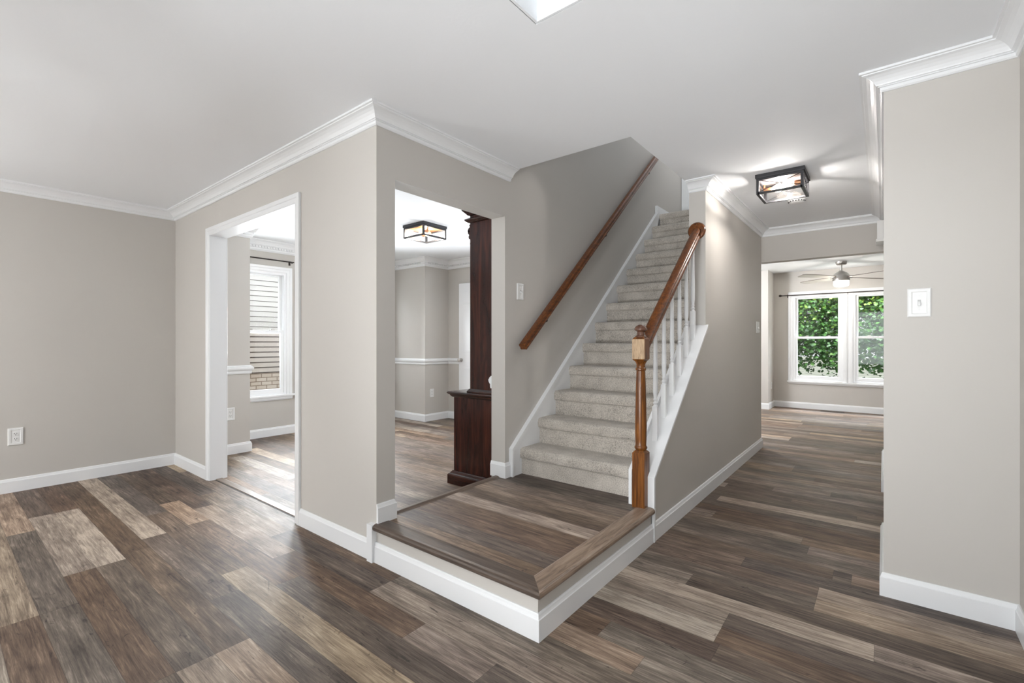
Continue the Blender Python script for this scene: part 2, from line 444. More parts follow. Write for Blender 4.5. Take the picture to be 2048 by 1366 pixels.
# ------------------------------------------------------------------ floor planks
ROW = .1245; Y0 = .685
def row_y(r): return Y0 + ROW * r
def plank_mesh(name, x0, x1, ya, yb, z, seed, fixed=(), len_=1.22, y_origin=Y0):
    rng = random.Random(seed)
    V = []; F = []; UV = []; ED = []; TO = []
    r0 = math.floor((ya - y_origin) / ROW); r1 = math.ceil((yb - y_origin) / ROW)
    prev = None
    for r in range(r0, r1):
        y0 = y_origin + ROW * r; y1 = y0 + ROW
        if r % 2 == 0 or prev is None:
            off = rng.random() * len_
            cuts = [x0 - off + len_ * k for k in range(int((x1 - x0) / len_) + 3)]
            tones = []
            for _ in cuts:
                q = rng.random()
                tones.append(.26 + .10 * rng.random() if q < .42 else (.40 + .12 * rng.random() if q < .82 else .58 + .16 * rng.random()))
            prev = (cuts, tones)
        else:
            cuts, tones = prev
            if rng.random() < .72:
                off = rng.random() * len_
                cuts = [x0 - off + len_ * k for k in range(int((x1 - x0) / len_) + 3)]
                tones = []
                for _ in cuts:
                    q = rng.random()
                    tones.append(.25 + .10 * rng.random() if q < .42 else (.40 + .12 * rng.random() if q < .82 else .58 + .16 * rng.random()))
            prev = None
        segs = [(c, c + len_, t) for c, t in zip(cuts, tones)]
        for fr, fa, fb, ft in fixed:
            if fr != r: continue
            ns = []
            for a, b, t in segs:
                if b <= fa or a >= fb: ns.append((a, b, t)); continue
                if a < fa: ns.append((a, fa, t))
                if b > fb: ns.append((fb, b, t))
            ns.append((fa, fb, ft)); segs = ns
        for a, b, t in segs:
            aa, bb = max(a, x0), min(b, x1); c0, c1 = max(y0, ya), min(y1, yb)
            if bb - aa < .004 or c1 - c0 < .002: continue
            i = len(V)
            V += [(aa, c0, z), (bb, c0, z), (bb, c1, z), (aa, c1, z)]; F.append((i, i + 1, i + 2, i + 3))
            g, sa = rng.random(), rng.random()
            for x, y in ((aa, c0), (bb, c0), (bb, c1), (aa, c1)):
                UV.append((x - a, y - y0)); ED.append((b - a, y1 - y0)); TO.append((t, g, sa, 1))
    me = bpy.data.meshes.new(name); me.from_pydata(V, [], F)
    u1 = me.uv_layers.new(name='plank'); u2 = me.uv_layers.new(name='edge')
    me.color_attributes.new('tone', 'FLOAT_COLOR', 'CORNER')
    u1 = me.uv_layers['plank']; u2 = me.uv_layers['edge']; ca = me.color_attributes['tone']
    for i in range(len(UV)):
        u1.data[i].uv = UV[i]; u2.data[i].uv = ED[i]; ca.data[i].color = TO[i]
    me.materials.append(FLOOR)
    o = bpy.data.objects.new(name, me); COL.objects.link(o); WLOC[o.name] = Vector((0, 0, 0))
    return o

FIX = [
    (1, WL, -3.46, .72), (0, WL, -3.3, .30), (-1, -4.46, -3.22, .74), (-2, -4.46, -3.22, .60), (-1, WL, -4.46, .34), (-2, WL, -4.46, .36),
    (-1, -3.22, -1.976, .33), (0, -3.3, -1.976, .33), (-2, -3.22, -1.976, .30), (-1, -1.976, -1.0, .55), (0, -1.976, -1.0, .56),
    (2, WL, -3.9, .33), (2, -3.9, -2.62, .36), (2, -2.62, -1.15, .62), (1, -3.46, -2.4, .36), (1, -2.4, -1.3, .30), (3, -4.1, -3.5, .68), (3, -3.5, -2.3, .42),
    (4, -3.8, -2.6, .60), (3, WL, -4.1, .30), (4, WL, -3.8, .28), (5, WL, -4.1, .30), (5, -4.1, -2.9, .48), (3, -2.3, -1.1, .30), (4, -2.6, -1.5, .33), (5, -2.9, -1.9, .26), (6, -2.9, -1.9, .34),
    (-3, -4.15, -2.85, .34), (-4, WL, -2.85, .56), (-3, WL, -4.15, .62), (-3, -2.85, -1.4, .33), (-4, -2.85, -1.4, .36),
    (10, -1.7, -.523, .74), (11, -1.7, -.524, .60), (10, -.523, .7, .34), (11, -.524, .7, .32), (12, -1.3, -.028, .74), (12, -.028, .9, .58),
    (13, -1.3, -.755, .56), (13, -.755, .47, .30), (14, -1.4, -.242, .36), (15, -1.4, -.242, .38), (14, -.242, .9, .66), (15, -.242, .9, .62),
    (16, -1.3, -.59, .42), (16, -.59, .5, .30), (9, -1.7, -.5, .30), (8, -1.8, -.9, .36), (7, -1.9, -.7, .62), (6, -1.9, -.4, .40), (5, -1.9, -.5, .60),
    (9, -.5, .7, .40), (8, -.9, .3, .44), (17, -1.3, -.2, .36), (18, -1.3, .1, .40),
]
fl = plank_mesh('floor', -6.1, 3.0, BK, 9.70, 0.0, 11, FIX)
fl['kind'] = 'structure'; fl['label'] = 'grey-brown wood plank floor running through all the rooms'

# ------------------------------------------------------------------ ceiling and upper storey
VX0, VX1, VY0, VY1 = -1.065, 0.25, -2.0, 1.493      # two-storey foyer void
SX0, SX1, SY0, SY1 = XB, -1.20, 2.665, 5.54          # stairwell
def grid_slab(mb, xs, ys, z0, z1, skip):
    for a, b in zip(xs, xs[1:]):
        for c, d in zip(ys, ys[1:]):
            mx, my = (a + b) / 2, (c + d) / 2
            if any(s[0] < mx < s[1] and s[2] < my < s[3] for s in skip): continue
            mb.box(a, b, c, d, z0, z1)
mb = MB()
grid_slab(mb, sorted([-6.1, SX0 - .128, SX0, SX1, VX0, VX1, 3.0]), sorted([BK - .1, VY0, VY1, SY0, SY1, 6.36, 9.8]), H, U2 - .012,
          [(VX0, VX1, VY0, VY1), (SX0, SX1, SY0, SY1), (SX0 - .128, SX0, SY0, 6.36)])
struct('ceiling', mb, CEIL, 'flat white painted ceiling with an opening to the upper storey')
mb = MB()
mb.box(XB - .12, .6, BK - .1, 6.6, 5.1, 5.2)
struct('ceiling_upper', mb, CEIL, 'white ceiling of the upper storey')
mb = MB()   # foyer void lining
e = .004
mb.sweep([(VX0 + e, VY0 + e, H - .0005), (VX0 + e, VY1 - e, H - .0005), (VX1 - e, VY1 - e, H - .0005), (VX1 - e, VY0 + e, H - .0005)], [(0, 0), (.010, 0), (.010, .9), (0, .9)], closed=True)
struct('trim_1', mb, CEIL, 'white lining of the two-storey opening above the foyer')
mb = MB()
mb.box(XB - .128, XB, BK, SY0, U2, 5.1)
mb.box(.45, .57, BK, 6.36, U2, 5.1)
mb.box(XB - .128, .57, 6.36, 6.48, H, 5.1)
mb.box(XB - .128, .57, BK - .12, BK, U2, 2.95)
struct('wall_upper', mb, PAINT, 'greige walls of the upper storey round the stairwell')
mb = MB()
mb.box(XB, XH, SY1 - .012, 6.36, U2 - .012, U2)
struct('floor_upper', mb, CARPET, 'carpeted floor at the head of the stairs')
# door casing at the head of the stairs
d2 = thing('door_2', 'white door in white casing at the top of the stairs', 'door', (-1.6, 6.36, U2)); d2['kind'] = 'structure'
mb = MB(); mb.box(-2.125, -2.04, 6.335, 6.36, U2, 4.8); mb.box(-1.16, -1.09, 6.335, 6.36, U2, 4.8); mb.box(-2.125, -1.09, 6.335, 6.36, 4.72, 4.8)
mb.build('casing', TRIM, d2)
mb = MB(); mb.box(-2.04, -1.16, 6.345, 6.358, U2 + .01, 4.72)
for px in (-1.95, -1.55):
    for pz in (2.95, 3.6, 4.3): mb.box(px, px + .3, 6.339, 6.345, pz, pz + .45)
mb.build('panel', TRIM, d2)

# ------------------------------------------------------------------ walls
mb = MB(); mb.box(WL - .115, WL, BK, 1.64, 0, H)
struct('wall_left', mb, PAINT, 'greige wall at the left with one outlet low down')
OA0, OA1, OAZ = -4.46, -3.0, 2.075
mb = MB(); holes_box(mb, 'Y', YA, 1.634, WL, XB, 0, H, [(OA0 - .015, OA1 + .015, -.1, OAZ + .015)])
struct('wall_living_back', mb, PAINT, 'greige wall with the white-cased opening to the dining room')
OB0, OB1, OBZ = 1.621, 2.60, 2.08
mb = MB(); holes_box(mb, 'X', XB - .128, XB, 1.634, SY0, 0, H, [(OB0, OB1, -.1, OBZ)]); mb.box(XB - .128, XB, SY0, 6.36, 0, 5.1)
struct('wall_stair', mb, PAINT, 'greige wall beside the stairs with an uncased opening to the dining room')
mb = MB()
mb.box(XHI, XH, YH, YE, 0, H)
mb.prism([(XHI, 2.685, 0), (XHI, 2.685, .385), (XHI, YH, .385 + .864 * (YH - 2.685)), (XHI, YH, 0)], (XH - XHI, 0, 0))
struct('wall_hall', mb, PAINT, 'greige wall between stairs and hall, sloping down to a knee wall under the balusters')
mb = MB(); mb.box(XH - .124, XR + .12, YE, YE + .12, 2.06, H)
struct('wall_header', mb, PAINT, 'greige header over the end of the hall')
mb = MB(); holes_box(mb, 'X', XR, XR + .12, YR, YE + .12, 0, H, [(3.54, 4.66, -.1, 2.05)])
struct('wall_hall_right', mb, PAINT, 'greige right-hand hall wall seen edge on')
mb = MB(); mb.box(XR + .12, XF, YR, YR + .118, 0, H)
struct('wall_entry', mb, PAINT, 'greige wall at the right with a single light switch')
mb = MB(); mb.box(XF, XF + .12, BK, YR + .12, 0, H)
struct('wall_right', mb, PAINT, 'greige wall at the far right edge')
mb = MB()
holes_box(mb, 'Y', BK - .12, BK, WL - .115, XF + .12, 0, H, [])
struct('wall_front', mb, PAINT, 'greige front wall behind the camera')
# dining room
mb = MB()
mb.box(WL - .115, WL, 1.64, 2.19, 0, H); mb.box(-5.985, WL - .115, 2.07, 2.19, 0, H)
struct('wall_dining_near', mb, PAINT, 'greige dining wall stub with a chair rail beside the window bay')
XW = -5.985
WZ0, WZ1 = .50, 2.05
DW = [(2.29, 2.89), (3.86, 4.46), (3.07, 3.68)]
mb = MB(); holes_box(mb, 'X', XW - .115, XW, 2.07, 4.71, 0, H, [(a, b, WZ0, WZ1) for a, b in DW])
struct('wall_dining_window', mb, PAINT, 'greige wall of the dining bay with its windows')
mb = MB(); mb.box(XW, -5.28, 4.59, 4.71, 0, H); mb.box(-5.4, -5.28, 4.71, 5.18, 0, H)
struct('wall_dining_side', mb, PAINT, 'greige dining wall corner beyond the window bay')
mb = MB(); holes_box(mb, 'Y', 5.06, 5.18, -5.28, XB - .128, 0, H, [(-3.5, -2.9, WZ0, WZ1)])
struct('wall_dining_far', mb, PAINT, 'greige far dining wall behind the white door')
# family room
YW = 9.665
FW = [(-1.265, -.543), (-.395, .327)]
mb = MB(); mb.box(-3.6, -1.57, 9.125, YW + .115, 0, H)
struct('wall_family_left', mb, PAINT, 'greige wall corner left of the rear window')
mb = MB(); holes_box(mb, 'Y', YW, YW + .115, -1.57, 2.9, 0, H, [(a, b, .49, 1.985) for a, b in FW])
struct('wall_family_back', mb, PAINT, 'greige back wall with the rear double window')
mb = MB(); mb.box(-3.6, -3.48, YE, 9.125, 0, H); mb.box(-3.48, XHI, YE, YE + .12, 0, H); mb.box(XR + .12, 2.9, YE, YE + .12, 0, H)
mb.box(2.6, 2.72, YE, YW + .1, 0, H)
struct('wall_family_side', mb, PAINT, 'greige side walls of the family room')

# ------------------------------------------------------------------ mouldings
CROWN = [(0, 0), (.090, 0), (.090, -.010), (.080, -.011), (.079, -.015), (.064, -.019), (.050, -.027), (.038, -.038), (.030, -.050), (.028, -.055), (.020, -.056), (.021, -.0605), (.014, -.062), (.013, -.074), (.007, -.080), (0, -.080)]
def crown(name, path, label, prof=CROWN):
    mb = MB(); mb.sweep([(x, y, H) for x, y in path], prof)
    return struct(name, mb, TRIM, label)
crown('trim_2', [(WL, BK), (WL, YA), (XB, YA), (XB, 2.655)], 'white crown moulding round the living room, ending at the stairwell')
crown('trim_3', [(XHI, YH), (XH, YH), (XH, YE), (XR, YE), (XR, YR), (XF, YR), (XF, BK)], 'white crown moulding round the hall and over the right wall')
# dining crown with dentils
DCR = [(0, 0), (.095, 0), (.095, -.010), (.085, -.014), (.066, -.026), (.052, -.044), (.045, -.060), (.040, -.064), (.040, -.068), (.030, -.070), (.030, -.094), (.022, -.096), (.022, -.112), (.014, -.124), (.010, -.130), (0, -.130)]
dpath = [(WL, 1.634), (WL, 2.19), (XW, 2.19), (XW, 4.59), (-5.28, 4.59), (-5.28, 5.06), (XB - .128, 5.06), (XB - .128, 1.634), (WL, 1.634)]
mb = MB(); mb.sweep([(x, y, H) for x, y in dpath[:-1]], DCR, closed=True)
for (xa, ya), (xb, yb) in zip(dpath, dpath[1:]):
    d = Vector((xb - xa, yb - ya, 0)); ln = d.length; d.normalize(); r = d.cross(Vector((0, 0, 1)))
    n = int((ln - .06) / .034)
    for k in range(n):
        c = Vector((xa, ya, H - .082)) + d * (.05 + .034 * k) + r * .030
        p = [c + d * s + Vector((0, 0, t)) for s, t in ((-.0085, -.010), (.0085, -.010), (.0085, .011), (-.0085, .011))]
        mb.prism(p, r * .012)
struct('trim_4', mb, TRIM, 'white dentil crown moulding round the dining room')

BASE = [(0, 0), (.015, 0), (.015, .086), (.012, .089), (.0095, .096), (.008, .103), (.005, .107), (0, .107)]
def baseboard(name, path, z=0.0, label='white baseboard', cut=None):
    mb = MB(); mb.sweep([(x, y, z) for x, y in path], BASE)
    return struct(name, mb, TRIM, label)
baseboard('baseboard_left', [(WL, BK), (WL, YA), (OA0 - .065, YA)], label='white baseboard along the left wall')
baseboard('baseboard_living', [(OA1 + .062, YA), (-2.175, YA)], label='white baseboard between the cased opening and the landing')
baseboard('baseboard_hall', [(XH, 2.682), (XH, YE), (XHI, YE)], label='white baseboard along the hall wall')
baseboard('baseboard_hall_right', [(XR, YE + .12), (XR, 4.67)], label='white baseboard far along the right hall wall')
baseboard('baseboard_entry', [(XR, 3.54), (XR, YR), (XF, YR), (XF, BK)], label='white baseboard round the right wall')
baseboard('baseboard_dining', [(WL, 1.634), (WL, 2.19), (XW, 2.19), (XW, 4.59), (-5.28, 4.59), (-5.28, 5.06), (XB - .128, 5.06), (XB - .128, OB1)], label='white baseboard round the dining room')
baseboard('baseboard_family', [(-3.4, 9.125), (-1.57, 9.125), (-1.57, YW), (2.6, YW)], label='white baseboard under the rear window')
mb = MB(); mb.box(-2.178, -2.131, 1.484, YA, 0, PL)
struct('trim_5', mb, TRIM, 'short white upright at the wall end where the landing meets it')
# chair rail
CHR = [(0, 0), (.010, 0), (.014, .012), (.014, .030), (.024, .040), (.030, .052), (.030, .066), (.022, .072), (.022, .078), (.012, .084), (.008, .090), (0, .090)]
mb = MB()
mb.sweep([(x, y, .836) for x, y in [(WL, 1.634), (WL, 2.19), (XW, 2.19)]], CHR)
mb.sweep([(x, y, .836) for x, y in [(XW, 4.59), (-5.28, 4.59), (-5.28, 5.06), (XB - .128, 5.06), (XB - .128, OB1)]], CHR)
struct('trim_6', mb, TRIM, 'white chair rail round the dining room')
# cased opening
CAS = [(0, 0), (0, .065), (.018, .065), (.019, .052), (.013, .046), (.013, .020), (.010, .010), (.008, 0)]
def casing_ring(mb, ax, face, sgn, s0, s1, z1, w=.065, z0=0.0, t=.018):
    """two legs and a head with a stepped face; sgn is the way into the room"""
    P_ = (lambda s, z: (s, face, z)) if ax == 'Y' else (lambda s, z: (face, s, z))
    up = Vector((0, sgn, 0)) if ax == 'Y' else Vector((sgn, 0, 0))
    inner = Vector((0, 0, 1)).cross(up); inward = inner.x if ax == 'Y' else inner.y
    path = [P_(s0, z0), P_(s0, z1), P_(s1, z1), P_(s1, z0)]
    if inward < 0: path = path[::-1]
    prof = [(0, 0), (0, t * .45), (-w * .12, t * .62), (-w * .52, t * .66), (-w * .58, t * .95), (-w * .94, t), (-w, t * .9), (-w, 0)]
    mb.sweep(path, prof, up=up)
mb = MB()
casing_ring(mb, 'Y', YA, -1, OA0, OA1, OAZ)
casing_ring(mb, 'Y', 1.634, 1, OA0, OA1, OAZ)
mb.box(OA0 - .014, OA0 - .001, YA - .005, 1.639, 0, OAZ + .001); mb.box(OA1 + .001, OA1 + .014, YA - .005, 1.639, 0, OAZ + .001); mb.box(OA0 - .014, OA1 + .014, YA - .005, 1.639, OAZ + .001, OAZ + .014)
struct('trim_7', mb, TRIM, 'white casing and jambs of the wide opening to the dining room', bevel=.0015)
mb = MB(); mb.prism([(OA0, 1.553, 0), (OA0, 1.556, .006), (OA0, 1.60, .007), (OA0, 1.615, 0)], (OA1 - OA0, 0, 0))
struct('trim_8', mb, wood('threshold_strip', ((.15, .11, .085), (.22, .17, .135), (.30, .24, .19)), 'X', (60, 60, 3), .4), 'wood threshold strip across the cased opening')
mb = MB(); mb.box(OA0, OA1, 1.544, 1.553, .0, .0012)
struct('trim_9', mb, DARK, 'dark joint in front of the threshold strip')

# ------------------------------------------------------------------ landing platform
lp = thing('landing_platform', 'low plank-topped landing at the foot of the carpeted stairs', 'landing', (-1.6, 2.1, 0))
mb = MB(); mb.box(XB, XH, YA, 2.66, 0, PL - .018); mb.box(XB - .07, XB, OB0, OB1, 0, PL - .018)
mb.build('riser_wall', PAINT, lp)
o = plank_mesh('plank_top', XB - .07, -1.108, 1.552, YS + .02, PL, 5,
    [(-5, -3, -1, .33), (-4, -3, -1, .40), (-3, -3, -1, .32), (-2, -3, -1, .34), (-1, -3, -1, .36), (0, -3, -1, .62), (1, -3, -1, .32), (2, -3, -1, .50), (3, -3, -1, .44), (4, -3, -1, .30), (5, -3, -1, .27)], y_origin=2.044)
o.parent = lp; o.matrix_parent_inverse.identity(); o.location = -WLOC[lp.name]
mb = MB(); mb.box(XB - .07, XB, OB0, OB1, PL - .017, PL - .001); mb.box(XB, -1.108, 1.552, YS, PL - .017, PL - .001)
mb.build('subfloor', NOSEX, lp)
NO = [(-.066, 0), (-.066, -.017), (.006, -.017), (.006, -.030), (.024, -.030), (.032, -.026), (.036, -.018), (.035, -.009), (.030, -.002), (.022, .003), (.010, .005), (-.040, .0045), (-.058, .003), (-.064, .0005)]
def nosing(path_a, path_b, mat, prof):
    pass
mb = MB()   # front edge, mitred with the side edge
corner = (XH, YA)
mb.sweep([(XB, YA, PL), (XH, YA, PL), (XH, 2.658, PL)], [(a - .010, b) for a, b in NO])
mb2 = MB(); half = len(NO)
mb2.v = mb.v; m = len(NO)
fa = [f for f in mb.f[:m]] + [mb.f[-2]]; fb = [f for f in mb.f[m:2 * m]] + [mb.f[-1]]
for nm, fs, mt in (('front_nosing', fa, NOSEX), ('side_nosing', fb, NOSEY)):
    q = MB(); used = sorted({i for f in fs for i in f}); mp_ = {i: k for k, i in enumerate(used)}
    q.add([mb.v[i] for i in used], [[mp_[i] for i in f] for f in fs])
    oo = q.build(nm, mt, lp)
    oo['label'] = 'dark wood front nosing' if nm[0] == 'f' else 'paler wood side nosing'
mb = MB(); mb.sweep([(XB, YA, 0), (XH, YA, 0), (XH, 2.662, 0)], BASE); mb.build('baseboard', TRIM, lp)
mb = MB(); mb.sweep([(XB, YA, PL), (XB, OB0, PL), (XB - .072, OB0, PL)], BASE); mb.build('baseboard', TRIM, lp)
mb = MB(); mb.sweep([(XB - .128, OB1, PL), (XB, OB1, PL), (XB, 2.652, PL)], BASE); mb.build('baseboard', TRIM, lp)
mb = MB(); mb.prism([(XB - .085, OB0 + .014, PL - .03), (XB - .085, OB0 + .014, PL + .004), (XB - .075, OB0 + .014, PL + .009), (XB - .052, OB0 + .014, PL + .009), (XB - .036, OB0 + .014, PL), (XB - .036, OB0 + .014, PL - .03)], (0, OB1 - OB0 - .014, 0))
mb.build('reducer_strip', REDUCER, lp)['label'] = 'raised brown strip along the back edge'
mb = MB(); mb.box(XB - .098, XB - .070, OB0, OB1, 0, PL - .03); mb.build('back_riser', PAINT, lp)

# ------------------------------------------------------------------ staircase
st = thing('staircase', 'straight flight of grey carpeted stairs rising between white skirt boards', 'staircase', (-1.65, YS, PL))
def step_profile(k, y, z0, z1, back):
    """riser, rolled nosing and tread in (y, z)"""
    R = .030; over = .022
    p = [(y, z0), (y, z1 - .072), (y - .006, z1 - .078), (y - over + .004, z1 - .070), (y - over, z1 - .055)]
    for i in range(7):
        a = PI + (PI / 2) * i / 6
        p.append((y - over + R + R * math.cos(a), z1 - R - R * math.sin(a)))
    p += [(y + .08, z1 + .001), (back, z1), (back, z0)]
    return p
rng = random.Random(3)
for k in range(1, 14):
    y = YS + RUN * (k - 1); z0 = PL + RISE * (k - 1); z1 = PL + RISE * k
    back = y + RUN + .004 if k < 13 else y + .04
    x1 = -1.204 if y < YH - .02 else XHI
    prof = step_profile(k, y, z0, z1, back)
    mb = MB(); nx = 22; m = len(prof); vs = []
    for i in range(nx + 1):
        x = -2.104 + (x1 + 2.104) * i / nx
        for j, (py, pz) in enumerate(prof):
            w = .0022 if 1 < j < m - 2 else 0
            vs.append((x, py + rng.uniform(-w, w), pz + rng.uniform(-w, w) * .7))
    fs = []
    for i in range(nx):
        for j in range(m - 1):
            fs.append((i * m + j, (i + 1) * m + j, (i + 1) * m + j + 1, i * m + j + 1))
    mb.add(vs, fs, True)
    mb.f.append(list(range(m))); mb.mi.append(0); mb.sm.append(False)
    mb.f.append([nx * m + j for j in range(m)]); mb.mi.append(0); mb.sm.append(False)
    mb.build('step', CARPET, st)
mb = MB(); mb.box(-2.104, -1.204, YS + .2285, YS + 12 * RUN, PL, PL + .01)   # closes the underside
sl = .832
def skirt(x0, x1, ya, za, yb, zb, base_y, mat=TRIM):
    q = MB()
    q.prism([(x0, ya, PL), (x0, ya, za), (x0, yb, zb), (x0, yb, zb - .55), (x0, ya + .5, PL)], (x1 - x0, 0, 0))
    return q
q = MB()
q.prism([(XB, 2.652, PL), (XB, 2.652, .396), (XB, 5.42, .396 + sl * 2.768), (XB, 5.42, U2 + .085), (XB, 6.33, U2 + .085), (XB, 6.33, U2), (XB, 5.5, U2), (XB, 5.3, 2.2), (XB, 3.1, PL)], (.026, 0, 0))
q.build('skirt_board', TRIM, st)
q = MB()   # moulded cap strip on the wall skirt
for dx, w0, w1 in ((.034, .0, .016), (.030, .016, .030)):
    q.prism([(XB, 2.646 + w0, PL), (XB, 2.646 + w0, .402 - w0), (XB, 5.42, .402 - w0 * .9 + sl * 2.77), (XB, 5.42, .402 - w1 * 1.3 + sl * 2.77), (XB, 2.646 + w1, .402 - w1 * 1.1), (XB, 2.646 + w1, PL)], (dx, 0, 0))
q.build('skirt_moulding', TRIM, st)
# knee-wall side: inner skirt, sloped cap, end boards
cs = .864
def capz(y): return .398 + cs * (y - 2.682)
q = MB(); q.prism([(-1.207, 2.652, PL), (-1.207, 2.652, capz(2.652) + .035), (-1.207, YH, capz(YH) + .035), (-1.207, YH, capz(YH) - .45), (-1.207, 3.2, PL)], (.020, 0, 0))
q.build('inner_skirt', TRIM, st)
q = MB(); q.prism([(-1.187, 2.664, capz(2.664)), (-1.187, YH + .0, capz(YH)), (-1.187, YH + .0, capz(YH) - .024), (-1.187, 2.664, capz(2.664) - .024)], (.137, 0, 0))
q.prism([(XH, YH, capz(YH)), (XH, YH + .022, capz(YH) + .004), (XH, YH - .02, capz(YH) - .05)], (.018, 0, 0))
q.build('stringer_cap', TRIM, st, bevel=.003)
q = MB(); q.box(-1.092, -1.051, 2.662, 2.684, PL, capz(2.664) - .003); q.box(-1.068, -1.050, 2.6625, 2.681, 0, PL - .0005)
q.build('end_board', TRIM, st, bevel=.002)

# ------------------------------------------------------------------ railing
NX, NY = -1.129, 2.652
rl = thing('stair_railing', 'oak newel post and handrail with white balusters on the open side of the stairs', 'railing', (NX, NY, PL))
def ngon_block(mb, cx, cy, hw, z0, z1, ch=.012, arch=.010, foot=True):
    """square block with softened upper and lower ends"""
    n = [(-1, -1), (1, -1), (1, 1), (-1, 1)]
    levels = [(hw - (ch if foot else 0), z0), (hw, z0 + arch), (hw, z1 - arch), (hw - ch, z1)]
    vs = [(cx + a * h, cy + b * h, z) for h, z in levels for a, b in n]
    fs = [(0, 3, 2, 1), (12, 13, 14, 15)]
    for i in range(3):
        for k in range(4): fs.append((i * 4 + k, i * 4 + (k + 1) % 4, (i + 1) * 4 + (k + 1) % 4, (i + 1) * 4 + k))
    mb.add(vs, fs)
hw = .038
mb = MB()
ngon_block(mb, NX, NY, hw, PL, .542, .018, .020, False)
mb.lathe([(.026, .535), (.033, .541), (.037, .549), (.037, .556), (.033, .562), (.0315, .568), (.033, .60), (.034, .68), (.032, .80), (.029, .92), (.0255, 1.000), (.0255, 1.006), (.030, 1.010), (.031, 1.016), (.030, 1.022), (.0255, 1.026), (.0255, 1.045), (.029, 1.052), (.033, 1.058), (.036, 1.066)], (NX, NY, 0), 28)
mb.build('newel_post', OAKZ, rl)
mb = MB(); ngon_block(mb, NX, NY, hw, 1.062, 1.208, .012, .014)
bl = mb.build('newel_block', [OAKZ, OAKPALE], rl)
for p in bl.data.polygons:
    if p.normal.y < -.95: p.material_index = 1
bl['label'] = 'top block with a pale front face'
mb = MB(); mb.lathe([(.030, 1.200), (.034, 1.207), (.031, 1.214), (.024, 1.218), (.022, 1.226), (.021, 1.236), (.026, 1.241), (.036, 1.246), (.038, 1.252), (.035, 1.262), (.027, 1.272), (.014, 1.279), (.002, 1.281)], (NX, NY, 0), 28)
mb.build('finial', OAKTOP, bl)
# handrail
RP = [(-.028, -.030), (-.028, -.018), (-.022, -.010), (-.025, -.002), (-.030, .006), (-.031, .016), (-.026, .025), (-.016, .031), (0, .033), (.016, .031), (.026, .025), (.031, .016), (.030, .006), (.025, -.002), (.022, -.010), (.028, -.018), (.028, -.030)]
def rail(mb, a, b, prof=RP):
    a = Vector(a); b = Vector(b); d = (b - a).normalized(); up = Vector((1, 0, 0)).cross(d)
    if up.z < 0: up = -up
    mb.sweep([a, b], prof, up=up, smooth=True)
rsl = .845
rz = lambda y: 2.030 + rsl * (y - 3.725)
mb = MB(); rail(mb, (NX - .002, NY + .030, rz(NY + .030)), (NX - .002, 3.722, rz(3.722)))
mb.build('handrail', OAKR, rl)
mb = MB(); mb.lathe([(.066, .0), (.066, -.012), (.060, -.020), (.052, -.022), (.0, -.022)], (-1.133, YH, 2.036), 36, 'Y')
ros = mb.build('rosette', OAKR, rl)
mb = MB(); mb.lathe([(.006, -.0222), (.006, -.0235), (.003, -.024)], (-1.140, YH, 2.086), 12, 'Y'); mb.build('screw_plug', OAKTOP, ros)
for k in range(6):
    y = 2.878 + .148 * k; zb = capz(y) - .012; zt = rz(y) - .036
    mb = MB()
    L0 = .215 + 0.0 * k
    mb.prism([(NX - .016, y - .016, capz(y - .016) - .001), (NX - .016, y + .016, capz(y + .016) - .001), (NX - .016, y + .016, zb + L0), (NX - .016, y - .016, zb + L0)], (.032, 0, 0))
    z = zb + L0
    mb.lathe([(.016, z - .006), (.0165, z), (.012, z + .006), (.011, z + .014), (.0145, z + .018), (.0145, z + .024), (.011, z + .028), (.0105, z + .036), (.013, z + .041), (.013, z + .046), (.0105, z + .052), (.0145, z + .09), (.0150, z + .16), (.0125, z + .32), (.0095, zt)], (NX, y, 0), 16)
    mb.build('baluster', TRIM, rl)
# wall handrail
wr = thing('wall_handrail', 'oak handrail mounted on the wall left of the stairs', 'handrail', (-2.07, 2.73, 1.15))
mb = MB()
ws = .8465
wz = lambda y: 1.147 + ws * (y - 2.735)
WP = [(-.026, -.026), (-.029, -.012), (-.022, -.006), (-.027, .006), (-.026, .018), (-.017, .027), (0, .029), (.017, .027), (.026, .018), (.027, .006), (.022, -.006), (.029, -.012), (.026, -.026)]
rail(mb, (-2.068, 2.728, wz(2.728)), (-2.068, 5.65, wz(5.65)), WP)
mb.build('rail', OAKR, wr)
for yb in (3.05, 4.05, 5.1):
    mb = MB(); zz = wz(yb) - .028
    mb.lathe([(.024, 0), (.024, .006), (.010, .010)], (XB, yb, zz - .055), 16, 'X')
    mb.tube((XB + .008, yb, zz - .055), (-2.072, yb, zz - .045), .006); mb.tube((-2.072, yb, zz - .046), (-2.068, yb, zz + .002), .006)
    mb.build('bracket', BRONZE, wr)

